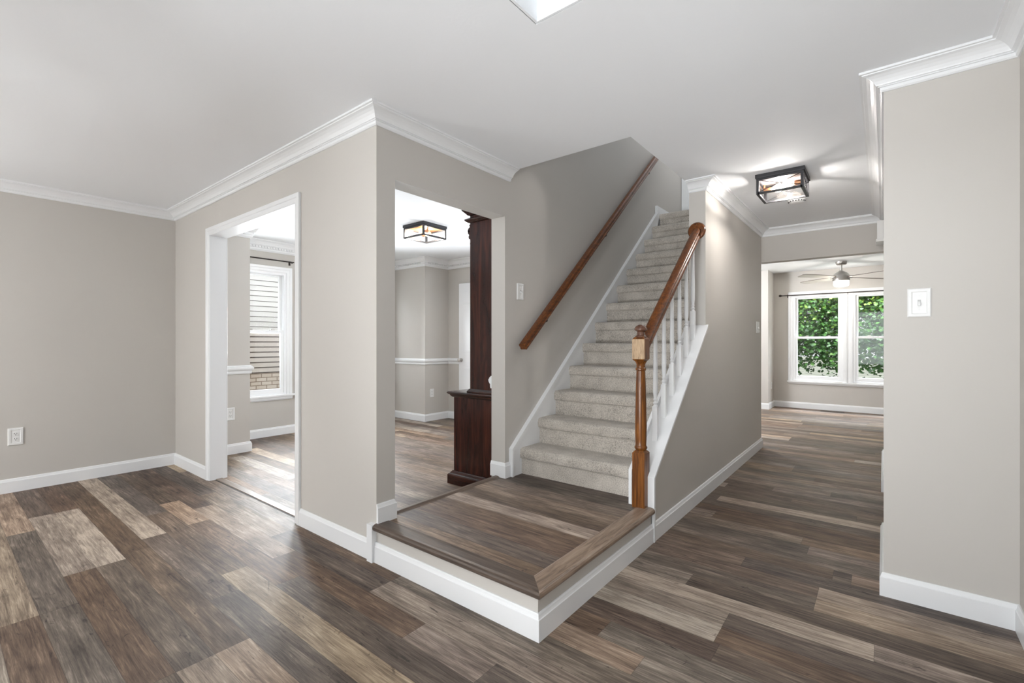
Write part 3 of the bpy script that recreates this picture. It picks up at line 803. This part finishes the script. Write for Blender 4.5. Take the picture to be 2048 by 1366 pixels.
# ------------------------------------------------------------------ windows
def window(name, ax, face, sgn, units, z0, z1, casing_w=.07, label='', stool=(.43, .48), screen=True, meet=None, horn=.016):
    """units: list of (s0, s1) rough openings; sgn is the way into the room"""
    c = sum(units[0] + units[-1]) / 4 * 1.0 if False else (units[0][0] + units[-1][1]) / 2
    loc = (c, face, z0) if ax == 'Y' else (face, c, z0)
    w = thing(name, label, 'window', loc); w['kind'] = 'structure'
    def B(mb, a, b, d0, d1, c0, c1):
        e0, e1 = face + sgn * d0, face + sgn * d1
        if ax == 'Y': mb.box(a, b, e0, e1, c0, c1)
        else: mb.box(e0, e1, a, b, c0, c1)
    s0, s1 = units[0][0], units[-1][1]
    mb = MB()
    casing_ring(mb, ax, face, sgn, s0, s1, z1, casing_w, stool[1], .018)
    for (a, b), (a2, b2) in zip(units, units[1:]):
        c0 = (b + a2) / 2
        B(mb, b, c0 - .003, 0, .010, stool[1], z1); B(mb, c0 + .003, a2, 0, .010, stool[1], z1)
        B(mb, b + .012, c0 - .016, .010, .015, stool[1], z1); B(mb, c0 + .016, a2 - .012, .010, .015, stool[1], z1)
    mb.build('casing', TRIM, w, bevel=.0015)
    mb = MB(); B(mb, s0 - casing_w - horn, s1 + casing_w + horn, -.03, .045, stool[1] - .022, stool[1]); B(mb, s0 - casing_w, s1 + casing_w, 0, .016, stool[0], stool[1] - .022)
    B(mb, s0 - casing_w, s1 + casing_w, .016, .028, stool[0] + .012, stool[1] - .022)
    mb.build('sill', TRIM, w, bevel=.002)
    for a, b in units:
        mb = MB(); f = .030
        B(mb, a, a + f, -.11, 0, z0, z1); B(mb, b - f, b, -.11, 0, z0, z1); B(mb, a + f, b - f, -.11, 0, z1 - f, z1); B(mb, a + f, b - f, -.11, 0, z0, z0 + f)
        mb.build('frame', TRIM, w)
        m = meet if meet else (z0 + z1) / 2
        sw = .036
        for nm, za, zb, d in (('upper_sash', m - .018, z1 - f, -.085), ('lower_sash', z0 + f, m + .018, -.045)):
            mb = MB(); bot = .055 if nm[0] == 'l' else sw; top = sw if nm[0] == 'l' else .022
            B(mb, a + f, a + f + sw, d, d + .035, za, zb); B(mb, b - f - sw, b - f, d, d + .035, za, zb)
            B(mb, a + f + sw, b - f - sw, d, d + .035, zb - top, zb); B(mb, a + f + sw, b - f - sw, d, d + .035, za, za + bot)
            sa = mb.build(nm, TRIM, w, bevel=.002)
            mb = MB(); B(mb, a + f + sw - .004, b - f - sw + .004, d + .015, d + .019, za + bot - .004, zb - top + .004)
            mb.build('pane', GLASS, sa)
            if nm[0] == 'l':
                for t in (.28, .72):
                    mb = MB(); cc = a + (b - a) * t
                    B(mb, cc - .028, cc + .028, d + .004, d + .034, zb, zb + .008); B(mb, cc - .006, cc + .030, d + .012, d + .028, zb + .008, zb + .018)
                    mb.build('sash_lock', NICKEL, sa)
        if screen:
            mb = MB(); B(mb, a + f, b - f, -.106, -.104, z0 + f, m); mb.build('insect_screen', SCREEN, w)
    return w
window('window_1', 'X', XW, 1, [DW[0]], WZ0, WZ1, .07, 'white double-hung dining window seen through the cased opening', (.445, .51), True, 1.30, .02)
window('window_2', 'X', XW, 1, [DW[1]], WZ0, WZ1, .07, 'white dining window edge seen through the uncased opening', (.445, .51), True, 1.30, .02)
window('added_window_4', 'X', XW, 1, [DW[2]], WZ0, WZ1, .07, 'white middle window added to the dining bay round a fill light', (.445, .51), False, 1.30, .02)  # added window, frames the bay fill light
window('added_window_5', 'Y', 5.06, -1, [(-3.5, -2.9)], WZ0, WZ1, .07, 'white window added in the far dining wall round a fill light', (.445, .51), False, 1.30, .02)  # added window, frames the far-wall fill light
window('window_3', 'Y', YW, -1, FW, .49, 1.985, .075, 'white double window at the back looking onto green leaves', (.428, .482), False, 1.248, .016)

# curtain rods
def rod(name, label, ax, p, s0, s1, z, face, sgn, br, fin0=True, fin1=True, r=.008):
    loc = (p if ax == 'Y' else s0, s0 if ax == 'Y' else p, z)
    t = thing(name, label, 'curtain rod', loc, 'curtain rods')
    P_ = (lambda s, d=0, dz=0: (p + d, s, z + dz)) if ax == 'Y' else (lambda s, d=0, dz=0: (s, p + d, z + dz))
    mb = MB(); mb.tube(P_(s0), P_(s1), r, 14); mb.build('rod', BRONZE, t)
    for s, on, dr in ((s0, fin0, -1), (s1, fin1, 1)):
        if not on: continue
        mb = MB()
        prof = [(.009, 0), (.012, .004 * dr), (.009, .010 * dr), (.015, .018 * dr), (.021, .030 * dr), (.022, .040 * dr), (.016, .052 * dr), (.006, .060 * dr), (.001, .064 * dr)]
        mb.lathe(prof, P_(s), 18, ax); mb.build('finial', BRONZE, t)
    for s in br:
        mb = MB()
        a = P_(s); bpt = (face, a[1], a[2]) if ax == 'Y' else (a[0], face, a[2])
        mb.tube(a, bpt, .005)
        e = .012
        if ax == 'Y': mb.box(face, face + sgn * .004, s - e, s + e, z - .035, z + .02); mb.box(p - .012, p + .012, s - .005, s + .005, z - .016, z + .004)
        else: mb.box(s - e, s + e, face, face + sgn * .004, z - .035, z + .02); mb.box(s - .005, s + .005, p - .012, p + .012, z - .016, z + .004)
        mb.build('bracket', BRONZE, t)
rod('curtain_rod', 'bare dark curtain rod above the window with grey siding outside', 'Y', XW + .07, 2.27, 2.955, 2.19, XW, 1, (2.30, 2.93), False, False)
rod('curtain_rod', 'dark curtain rod tip above the window edge in the uncased opening', 'Y', XW + .075, 3.86, 4.47, 2.18, XW, 1, (4.40,), True, True)
rod('curtain_rod', 'long thin dark curtain rod above the rear window with the ceiling fan', 'X', YW - .07, -1.42, .50, 2.0, YW, -1, (-1.345, -.468, .40), True, True)

# ------------------------------------------------------------------ doors
d1 = thing('door_1', 'white panel door standing against the far dining wall', 'door', (-4.6, 5.0, 0)); d1['kind'] = 'structure'
mb = MB(); mb.box(-4.985, -4.215, 4.995, 5.03, .01, 2.045)
for px in (-4.905, -4.565):
    for pz0, pz1 in ((.22, .80), (1.02, 1.63), (1.735, 1.93)):
        mb.box(px, px + .26, 4.990, 4.996, pz0, pz1)
        for q in (0,): mb.box(px + .02, px + .24, 4.986, 4.992, pz0 + .02, pz1 - .02)
sl_ = mb.build('slab', TRIM, d1, bevel=.003)
mb = MB(); mb.lathe([(.030, 0), (.030, -.006), (.012, -.012), (.011, -.030), (.024, -.036), (.028, -.048), (.026, -.060), (.014, -.068), (.001, -.070)], (-4.932, 4.995, .905), 22, 'Y')
mb.build('knob', NICKEL, d1)
d3 = thing('door_3', 'white closet doors in the right hall wall', 'door', (XR + .05, 4.1, 0)); d3['kind'] = 'structure'
for a, b in ((3.55, 4.095), (4.105, 4.65)):
    mb = MB(); mb.box(XR + .05, XR + .085, a, b, .01, 2.04)
    for z0, z1 in ((.2, .95), (1.1, 1.9)): mb.box(XR + .044, XR + .05, a + .09, b - .09, z0, z1)
    mb.build('leaf', TRIM, d3)

# ------------------------------------------------------------------ plates
def plate_frame(mb, P, w, h, t=.008, rim=.020):
    """bevelled picture-frame plate; P(s, d, z) maps to the room"""
    lv = [(w / 2, h / 2, 0), (w / 2, h / 2, t * .6), (w / 2 - .004, h / 2 - .004, t), (w / 2 - rim, h / 2 - rim, t), (w / 2 - rim - .003, h / 2 - rim - .003, t * .55)]
    vs = [P(a * sx, d, b * sz) for a, b, d in lv for sx, sz in ((-1, -1), (1, -1), (1, 1), (-1, 1))]
    fs = []
    for i in range(len(lv) - 1):
        for k in range(4): fs.append((i * 4 + k, i * 4 + (k + 1) % 4, (i + 1) * 4 + (k + 1) % 4, (i + 1) * 4 + k))
    n = (len(lv) - 1) * 4
    fs.append((n, n + 1, n + 2, n + 3)); fs.append((0, 3, 2, 1))
    mb.add(vs, fs)
def mapper(ax, face, sgn, s, z):
    if ax == 'Y': return lambda a, d, b: (s + a, face + sgn * d, z + b)
    return lambda a, d, b: (face + sgn * d, s + a, z + b)
def pbox(mb, P, a0, a1, d0, d1, b0, b1):
    p, q = P(a0, d0, b0), P(a1, d1, b1); mb.box(p[0], q[0], p[1], q[1], p[2], q[2])
def switch(label, ax, face, sgn, s, z, w, h, rim=.016):
    P = mapper(ax, face, sgn, s, z)
    t = thing('light_switch', label, 'light switch', P(0, 0, 0), 'wall switches')
    mb = MB(); plate_frame(mb, P, w, h, .008, rim); pl = mb.build('cover_plate', PLATE, t)
    mb = MB(); pbox(mb, P, -.0055, .0055, .004, .0065, -.013, .013); mb.build('toggle_slot', plain('slot_grey', (.45, .45, .44), .5), t)
    mb = MB()
    pts = [P(-.004, .005, -.010), P(-.004, .019, -.013), P(-.004, .020, -.005), P(-.004, .005, .008)]
    e = Vector(P(.004, 0, 0)) - Vector(P(-.004, 0, 0)); mb.prism(pts, e); mb.build('toggle', PLATE, t)
    for b in (-.030, .030):
        mb = MB(); c = P(0, .0045, b); mb.lathe([(.003, 0), (.003, sgn * .0012), (.001, sgn * .0016)], c, 10, ax if ax == 'X' else 'Y'); mb.build('screw', PLATE, t)
    return t
def outlet(label, ax, face, sgn, s, z, w, h, rim=.016):
    P = mapper(ax, face, sgn, s, z)
    t = thing('wall_outlet', label, 'outlet', P(0, 0, 0), 'wall outlets')
    mb = MB(); plate_frame(mb, P, w, h, .008, rim); mb.build('cover_plate', PLATE, t)
    for b in (-.020, .020):
        mb = MB(); n = 20
        pts = [P(max(-.0155, min(.0155, .0175 * math.cos(2 * PI * k / n))), .0044, b + .0145 * math.sin(2 * PI * k / n)) for k in range(n)]
        e = Vector(P(0, .003, 0)) - Vector(P(0, 0, 0)); mb.prism(pts, e); rc = mb.build('receptacle', PLATE, t)
        mb = MB(); pbox(mb, P, -.0075, -.0050, .0074, .0078, b - .001, b + .008); pbox(mb, P, .0050, .0075, .0074, .0078, b - .001, b + .008)
        pbox(mb, P, -.0025, .0025, .0074, .0078, b - .010, b - .005)
        mb.build('slots', DARK, rc)
    return t
outlet('white outlet low on the left living room wall', 'X', WL, 1, .452, .434, .086, .134)
outlet('white outlet under the chair rail seen through the cased opening', 'X', WL, 1, 1.995, .421, .082, .130)
outlet('small white outlet by the dining bay corner near the dark hutch', 'X', -5.28, 1, 4.722, .412, .078, .125)
outlet('small white outlet on the wall corner left of the rear window', 'X', -1.57, 1, 9.41, .395, .078, .125)
switch('white light switch between the uncased opening and the wall handrail', 'X', XB, 1, 2.776, 1.552, .078, .122)
switch('white light switch with framed plate on the near right wall', 'Y', YR, -1, .125, 1.354, .081, .128, .014)
switch('white light switch at the far end of the hall wall', 'X', XH, 1, 5.62, 1.333, .120, .122)

# ------------------------------------------------------------------ ceiling lamps
def box_lamp(label, cx, cy, half, zt, drop, braces, bulbs, bulbmat, sock, power, col):
    t = thing('ceiling_light', label, 'ceiling light', (cx, cy, zt), 'square ceiling lights')
    mb = MB(); mb.box(cx - half, cx + half, cy - half, cy + half, zt - .028, zt); mb.build('canopy_plate', BLACK, t, bevel=.002)
    mb = MB(); mb.box(cx - half + .024, cx + half - .024, cy - half + .024, cy + half - .024, zt - .034, zt - .0285); mb.build('reflector', REFLS if braces else REFLC, t)
    mb = MB(); q = half - .016
    mb.sweep([(cx - q, cy - q, zt), (cx + q, cy - q, zt), (cx + q, cy + q, zt), (cx - q, cy + q, zt)], [(-.007, -.044), (.007, -.044), (.007, -.0285), (-.007, -.0285)], closed=True); mb.build('top_rail', BLACK, t)
    h = half - .016; zb = zt - drop; r = .0095
    mb = MB()
    for sx in (-1, 1):
        for sy in (-1, 1): mb.box(cx + sx * h - r, cx + sx * h + r, cy + sy * h - r, cy + sy * h + r, zb, zt - .03)
        mb.box(cx + sx * h - r, cx + sx * h + r, cy - h, cy + h, zb, zb + .014); mb.box(cx - h, cx + h, cy + sx * h - r, cy + sx * h + r, zb, zb + .014)
    fr = mb.build('frame', BLACK, t)
    for sx in (-1, 1):
        for ax in (0, 1):
            mb = MB()
            if ax == 0: mb.box(cx + sx * h - .0015, cx + sx * h + .0015, cy - h + r, cy + h - r, zb + .014, zt - .04)
            else: mb.box(cx - h + r, cx + h - r, cy + sx * h - .0015, cy + sx * h + .0015, zb + .014, zt - .04)
            mb.build('glass_pane', GLASS, t)
            if braces:
                mb = MB(); za, zc = zb + .014, zt - .04
                o = h + .004
                if ax == 0: q = [((cx + sx * o, cy - h, za), (cx + sx * o, cy + h, zc)), ((cx + sx * o, cy - h, zc), (cx + sx * o, cy + h, za))]
                else: q = [((cx - h, cy + sx * o, za), (cx + h, cy + sx * o, zc)), ((cx - h, cy + sx * o, zc), (cx + h, cy + sx * o, za))]
                for a, b in q: mb.tube(a, b, .0026, 6)
                n = 14; zm = (za + zc) / 2
                for k in range(n):
                    a0, a1 = 2 * PI * k / n, 2 * PI * (k + 1) / n; rr = .017
                    if ax == 0: mb.tube((cx + sx * o, cy + rr * math.cos(a0), zm + rr * math.sin(a0)), (cx + sx * o, cy + rr * math.cos(a1), zm + rr * math.sin(a1)), .0024, 6)
                    else: mb.tube((cx + rr * math.cos(a0), cy + sx * o, zm + rr * math.sin(a0)), (cx + rr * math.cos(a1), cy + sx * o, zm + rr * math.sin(a1)), .0024, 6)
                mb.build('cross_brace', BLACK, t)
    for bx, by, dx in bulbs:
        zz = zt - .075
        mb = MB(); mb.lathe([(.016, 0), (.019, .008 * dx), (.019, .045 * dx), (.014, .052 * dx)], (cx + bx, cy + by, zz), 16, 'X'); mb.tube((cx + bx, cy + by, zz), (cx + bx, cy + by, zt - .03), .008)
        s = mb.build('socket', sock, t)
        mb = MB(); mb.lathe([(.012, .05 * dx), (.016, .062 * dx), (.027, .080 * dx), (.031, .096 * dx), (.027, .112 * dx), (.016, .124 * dx), (.001, .128 * dx)], (cx + bx, cy + by, zz), 18, 'X')
        mb.build('bulb', bulbmat, s)
    l = light('lamp_glow', 'POINT', (0, 0, -drop * .62), power, col, radius=.035); l.parent = t
    return t
box_lamp('black square glass ceiling light with amber bulbs in the dining room', -3.86, 3.355, .167, H, .140, False,
         [(-.10, .05, 1), (.10, -.05, -1)], BULB, COPPER, 15, (1, .93, .84))
box_lamp('black square hall ceiling light with crossed wire braces', -.592, 4.01, .158, H, .146, True,
         [(-.13, .03, 1), (.13, -.03, -1)], BULBW, COPPER, 17, (1, .95, .90))

sd = thing('smoke_detector', 'white round smoke detector on the hall ceiling behind the light', 'smoke detector', (-.59, 4.72, H))
mb = MB(); mb.lathe([(.072, 0), (.072, -.008), (.066, -.012), (.064, -.024), (.054, -.034), (.030, -.038), (.001, -.038)], (-.59, 4.72, H), 32); mb.build('body', PLATE, sd)
mb = MB()
for k in range(9):
    a = PI * 1.05 + k * PI * .9 / 8; c = Vector((-.59 + .0610 * math.cos(a), 4.72 + .0610 * math.sin(a), H - .027))
    mb.box(c.x - .006, c.x + .006, c.y - .004, c.y + .004, c.z - .004, c.z + .003)
mb.build('vent_slots', DARK, sd)

cb = thing('door_chime', 'small white chime box high on the right hall wall by the header', 'door chime', (XR, 5.62, 2.2))
mb = MB(); mb.box(XR - .048, XR, 5.50, 5.72, 2.13, 2.30); mb.build('cover', PLATE, cb, bevel=.004)
mb = MB(); mb.box(XR - .055, XR, 5.49, 5.73, 2.105, 2.13); mb.build('base_lip', PLATE, cb)

# ------------------------------------------------------------------ ceiling fan
FX, FY = -.515, 8.87
fan = thing('ceiling_fan', 'brushed nickel ceiling fan with a lit bowl in front of the rear window', 'ceiling fan', (FX, FY, H))
mb = MB(); mb.lathe([(.074, H), (.074, H - .012), (.068, H - .040), (.056, H - .052), (.02, H - .055)], (FX, FY, 0), 32); mb.build('canopy', NICKEL, fan)
mb = MB(); mb.lathe([(.013, H - .05), (.013, H - .13), (.030, H - .140), (.034, H - .160), (.05, H - .175)], (FX, FY, 0), 20); mb.build('downrod', NICKEL, fan)
mb = MB(); mb.lathe([(.040, H - .150), (.075, H - .172), (.104, H - .205), (.112, H - .225), (.112, H - .292), (.104, H - .300)], (FX, FY, 0), 36); mb.build('motor_housing', NICKEL, fan)
mb = MB(); mb.lathe([(.100, H - .298), (.103, H - .320), (.102, H - .355), (.090, H - .378), (.050, H - .388), (.001, H - .390)], (FX, FY, 0), 36); mb.build('light_bowl', FANGLOW, fan)
light('fan_glow', 'POINT', (FX, FY, H - .44), 10, (1, .93, .85), radius=.08)
for ang in (-129, -41, 49, 139):
    a = math.radians(ang); d = Vector((math.cos(a), math.sin(a), 0)); w = Vector((-math.sin(a), math.cos(a), 0)); tilt = .20
    mb = MB(); zc = H - .245
    pts = []
    for r, hw_ in ((.14, .045), (.25, .058), (.55, .066), (.72, .062), (.755, .050)):
        pts.append((r, hw_))
    up = [(r, h) for r, h in pts]; lo = [(r, -h) for r, h in reversed(pts)]
    poly = [Vector((FX, FY, zc)) + d * r + w * h + Vector((0, 0, h * tilt)) for r, h in up + lo]
    mb.prism(poly, (0, 0, .007))
    o = mb.build('blade', [BLADE, BLADEEDGE], fan)
    for p in o.data.polygons:
        if len(p.vertices) == 4: p.material_index = 1
    mb = MB(); mb.tube(Vector((FX, FY, zc)) + d * .09, Vector((FX, FY, zc + .003)) + d * .19, .012, 8); mb.build('blade_arm', NICKEL, o)

# ------------------------------------------------------------------ floor register
fv = thing('floor_vent', 'bronze floor register under the rear window', 'floor vent', (-.66, 9.50, 0))
mb = MB(); mb.box(-.84, -.50, 9.44, 9.55, 0.0005, .004); mb.build('frame', VENTM, fv)
mb = MB()
for k in range(14): mb.box(-.825 + k * .0225, -.825 + k * .0225 + .010, 9.452, 9.538, .004, .0055)
mb.build('louvres', DARK, fv)

# ------------------------------------------------------------------ hutch
HY0, HY1, HB = 2.757, 3.95, -2.30
hu = thing('hutch', 'tall dark cherry hutch with moulded top standing beyond the uncased opening', 'hutch', (-2.55, 3.35, 0))
mb = MB(); mb.box(-2.815, HB, HY0 + .006, HY1 - .006, .10, .735); base = mb.build('base_cabinet', CHERRY, hu)
for yy in (2.80, 3.20, 3.58):
    mb = MB(); mb.box(-2.833, -2.815, yy, yy + .34, .16, .70); mb.box(-2.842, -2.833, yy + .05, yy + .29, .21, .65)
    dd = mb.build('door', CHERRY, base, bevel=.003)
    mb = MB(); mb.lathe([(.006, 0), (.006, -.012), (.013, -.020), (.010, -.030), (.001, -.032)], (-2.833, yy + .31, .45), 14, 'X'); mb.build('knob', BRONZE, dd)
mb = MB()   # plinth with ogee top
PLN = [(.03, 0), (.03, .085), (.022, .095), (.010, .104), (0, .112), (-.02, .112), (-.02, 0)]
mb.sweep([(HB, HY1, 0), (-2.815, HY1, 0), (-2.815, HY0, 0), (HB, HY0, 0)][::-1], [(-a, b) for a, b in PLN][::1]) if False else None
def ring(mb, x0, x1, y0, y1, prof):
    """moulding round front and both sides; prof (out, z)"""
    n = len(prof); vs = []
    for cx_, cy_, ox, oy in ((x1, y0, 0, -1), (x0, y0, -1, -1), (x0, y1, -1, 1), (x1, y1, 0, 1)):
        for a, z in prof: vs.append((cx_ + ox * a, cy_ + oy * a, z))
    fs = [(i * n + k, (i + 1) * n + k, (i + 1) * n + (k + 1) % n, i * n + (k + 1) % n) for i in range(3) for k in range(n)]
    fs += [tuple(range(n)), tuple(range(3 * n, 4 * n))]
    mb.add(vs, fs)
mb = MB(); ring(mb, -2.815, HB, HY0, HY1, [(-.01, 0), (.036, 0), (.036, .072), (.030, .080), (.020, .086), (.012, .098), (.004, .106), (-.01, .106)])
mb.build('plinth', CHERRYH, hu)
mb = MB(); mb.box(-2.8149, HB + .0005, HY0 + .0001, HY1 - .0001, .735, .7658)
ring(mb, -2.815, HB, HY0, HY1, [(-.01, .718), (.006, .718), (.014, .726), (.020, .734), (.022, .740), (.034, .746), (.040, .752), (.040, .758), (.034, .7645), (-.01, .7648)])
mb.build('top', CHERRYH, hu, bevel=0)
mb = MB(); mb.box(-2.635, HB, HY0 + .012, HY1 - .012, .766, 2.24); up = mb.build('upper_cabinet', CHERRY, hu)
mb = MB(); ring(mb, -2.635, HB, HY0 + .012, HY1 - .012, [(-.01, .766), (.020, .766), (.020, .776), (.012, .786), (.004, .796), (-.01, .796)]); mb.build('base_moulding', CHERRYH, up)
mb = MB(); ring(mb, -2.635, HB, HY0 + .012, HY1 - .012, [(-.01, 2.140), (.010, 2.144), (.022, 2.152), (.032, 2.160), (.034, 2.170), (.024, 2.176), (.016, 2.182), (-.01, 2.182)]); mb.build('frieze_moulding', CHERRYH, up)
mb = MB(); ring(mb, -2.635, HB, HY0 + .012, HY1 - .012, [(-.01, 2.200), (.014, 2.204), (.030, 2.222), (.048, 2.240), (.052, 2.256), (-.01, 2.256)]); mb.build('cornice', CHERRYH, up)
for yy in (HY0 + .013, HY1 - .060):   # carved scroll brackets at the front corners
    mb = MB()
    pts = [(-2.635, yy, 2.135), (-2.648, yy, 2.130), (-2.640, yy, 2.112), (-2.655, yy, 2.104), (-2.664, yy, 2.085), (-2.660, yy, 2.062), (-2.648, yy, 2.048), (-2.654, yy, 2.036), (-2.652, yy, 2.020), (-2.640, yy, 2.012), (-2.635, yy, 2.012)]
    mb.prism(pts, (0, .03, 0)); mb.lathe([(.010, 0), (.012, .015), (.010, .03)], (-2.650, yy, 2.078), 14, 'Y')
    mb.build('scroll_bracket', CHERRY, up)
    mb = MB(); mb.lathe([(.002, 1.968), (.008, 1.974), (.009, 1.982), (.005, 1.990), (.007, 1.998)], (-2.641, yy + .015, 0), 12); mb.build('pendant_drop', CHERRY, up)
for yy in (2.80, 3.38):
    mb = MB()
    for (a, b, c, d) in ((yy, yy + .05, .84, 2.00), (yy + .48, yy + .53, .84, 2.00), (yy, yy + .53, .84, .90), (yy, yy + .53, 1.94, 2.00)): mb.box(-2.652, -2.635, a, b, c, d)
    dd = mb.build('door', CHERRY, up)
    mb = MB(); mb.box(-2.643, -2.640, yy + .05, yy + .48, .90, 1.94); mb.build('glass_pane', GLASS, dd)

# ------------------------------------------------------------------ outside
nb = thing('neighboring_house', 'pale lap-sided house wall on brick outside the dining window', 'house', (-9.5, 3.5, -.5))
mb = MB()
for nm, za, zc, gap, mt in (('lower_siding', .56, 1.36, .024, siding_mat('beige_siding', (.76, .685, .625), .1)), ('upper_siding', 1.36, 4.6, .009, SIDING)):
    if nm[0] == 'u': mb = MB()
    z = za
    while z < zc - .05:
        mb.prism([(-9.50, -1.5, z + gap), (-9.474, -1.5, z + gap), (-9.478, -1.5, z + gap + .008), (-9.494, -1.5, z + .1), (-9.50, -1.5, z + .1)], (0, 10, 0)); z += .1
    mb.build(nm, mt, nb)
mb = MB(); mb.box(-9.6, -9.503, -1.5, 8.5, .56, 4.66); mb.build('shade_backing', plain('siding_shadow_gap', (.10, .075, .06), .8), nb)  # dark backing colours in the shade lines under the laps
mb = MB(); mb.box(-9.7, -9.492, -1.5, 8.5, -.5, .56); mb.build('brick_base', BRICK, nb)
gd = MB(); gd.box(-30, 30, 9.9, 60, -.56, -.5); gd.box(-9.7, -6.15, -3, 9.9, -.56, -.5)
g = gd.build('ground', GRASS); g['kind'] = 'structure'; g['label'] = 'pale lawn outside'

def maple(label, cx, cy, zb, seed, n, boxx, boxy, boxz):
    rg = random.Random(seed)
    t = thing('maple_tree', label, 'tree', (cx, cy, zb))
    mb = MB(); mb.tube((cx, cy, zb), (cx + .1, cy, 3.2), .14, 14, .08)
    mb.build('trunk', BARK, t)
    for k in range(7):
        a = rg.uniform(0, 2 * PI); z = rg.uniform(1.0, 2.6)
        p = Vector((cx, cy, z)); q = p + Vector((math.cos(a) * 1.3, math.sin(a) * .8, rg.uniform(.0, .7)))
        mb = MB(); mb.tube(p, q, .035, 8, .008); mb.build('branch', BARK, t)
    V = []; F = []; T = []
    shape = [(0, -.5), (.16, -.36), (.46, -.40), (.36, -.12), (.56, .12), (.30, .16), (.22, .32), (0, .62), (-.22, .32), (-.30, .16), (-.56, .12), (-.36, -.12), (-.46, -.40), (-.16, -.36)]
    cl = [(rg.uniform(*boxx), rg.uniform(*boxy), rg.uniform(*boxz), rg.uniform(.28, .50)) for _ in range(n // 60)]
    for c in cl:
        tone0 = rg.uniform(.02, .34) + max(0, min(.36, (c[2] - 1.25) * .34))  # higher clusters coloured brighter: light from above put into the leaf tone
        for _ in range(60 if c[2] > 1.0 or rg.random() < .55 else 12):
            d = Vector((rg.gauss(0, 1), rg.gauss(0, 1), rg.gauss(0, .55))) * c[3] * .62
            p = Vector(c[:3]) + d
            if p.y < 12.2: p.y = 12.2 + rg.random() * .6
            s = rg.uniform(.045, .085)
            nrm = Vector((rg.uniform(-.6, .6), rg.uniform(-1, .1), rg.uniform(.2, 1))).normalized()
            u = nrm.cross(Vector((rg.uniform(-1, 1), rg.uniform(-1, 1), rg.uniform(-.3, .3)))).normalized(); w = nrm.cross(u)
            i = len(V)
            for a, b in shape: V.append(tuple(p + u * a * s + w * b * s + nrm * (-.10 * s * abs(a) * 2)))
            F.append(tuple(range(i, i + len(shape)))); T.append(min(1, max(0, tone0 + rg.uniform(-.2, .3) + d.z * .5)))  # top of each cluster also coloured as if lit
    me = bpy.data.meshes.new('foliage'); me.from_pydata([tuple(Vector(v) - WLOC[t.name]) for v in V], [], F)
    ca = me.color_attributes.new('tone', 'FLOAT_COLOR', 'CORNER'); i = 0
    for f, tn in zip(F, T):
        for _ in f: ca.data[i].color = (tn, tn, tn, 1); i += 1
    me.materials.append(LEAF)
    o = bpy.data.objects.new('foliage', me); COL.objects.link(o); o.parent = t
    return t
maple('leafy green maple tree filling the view through the rear window', -1.9, 14.2, -.5, 21, 44000, (-3.4, 1.2), (12.6, 14.6), (.52, 3.4))
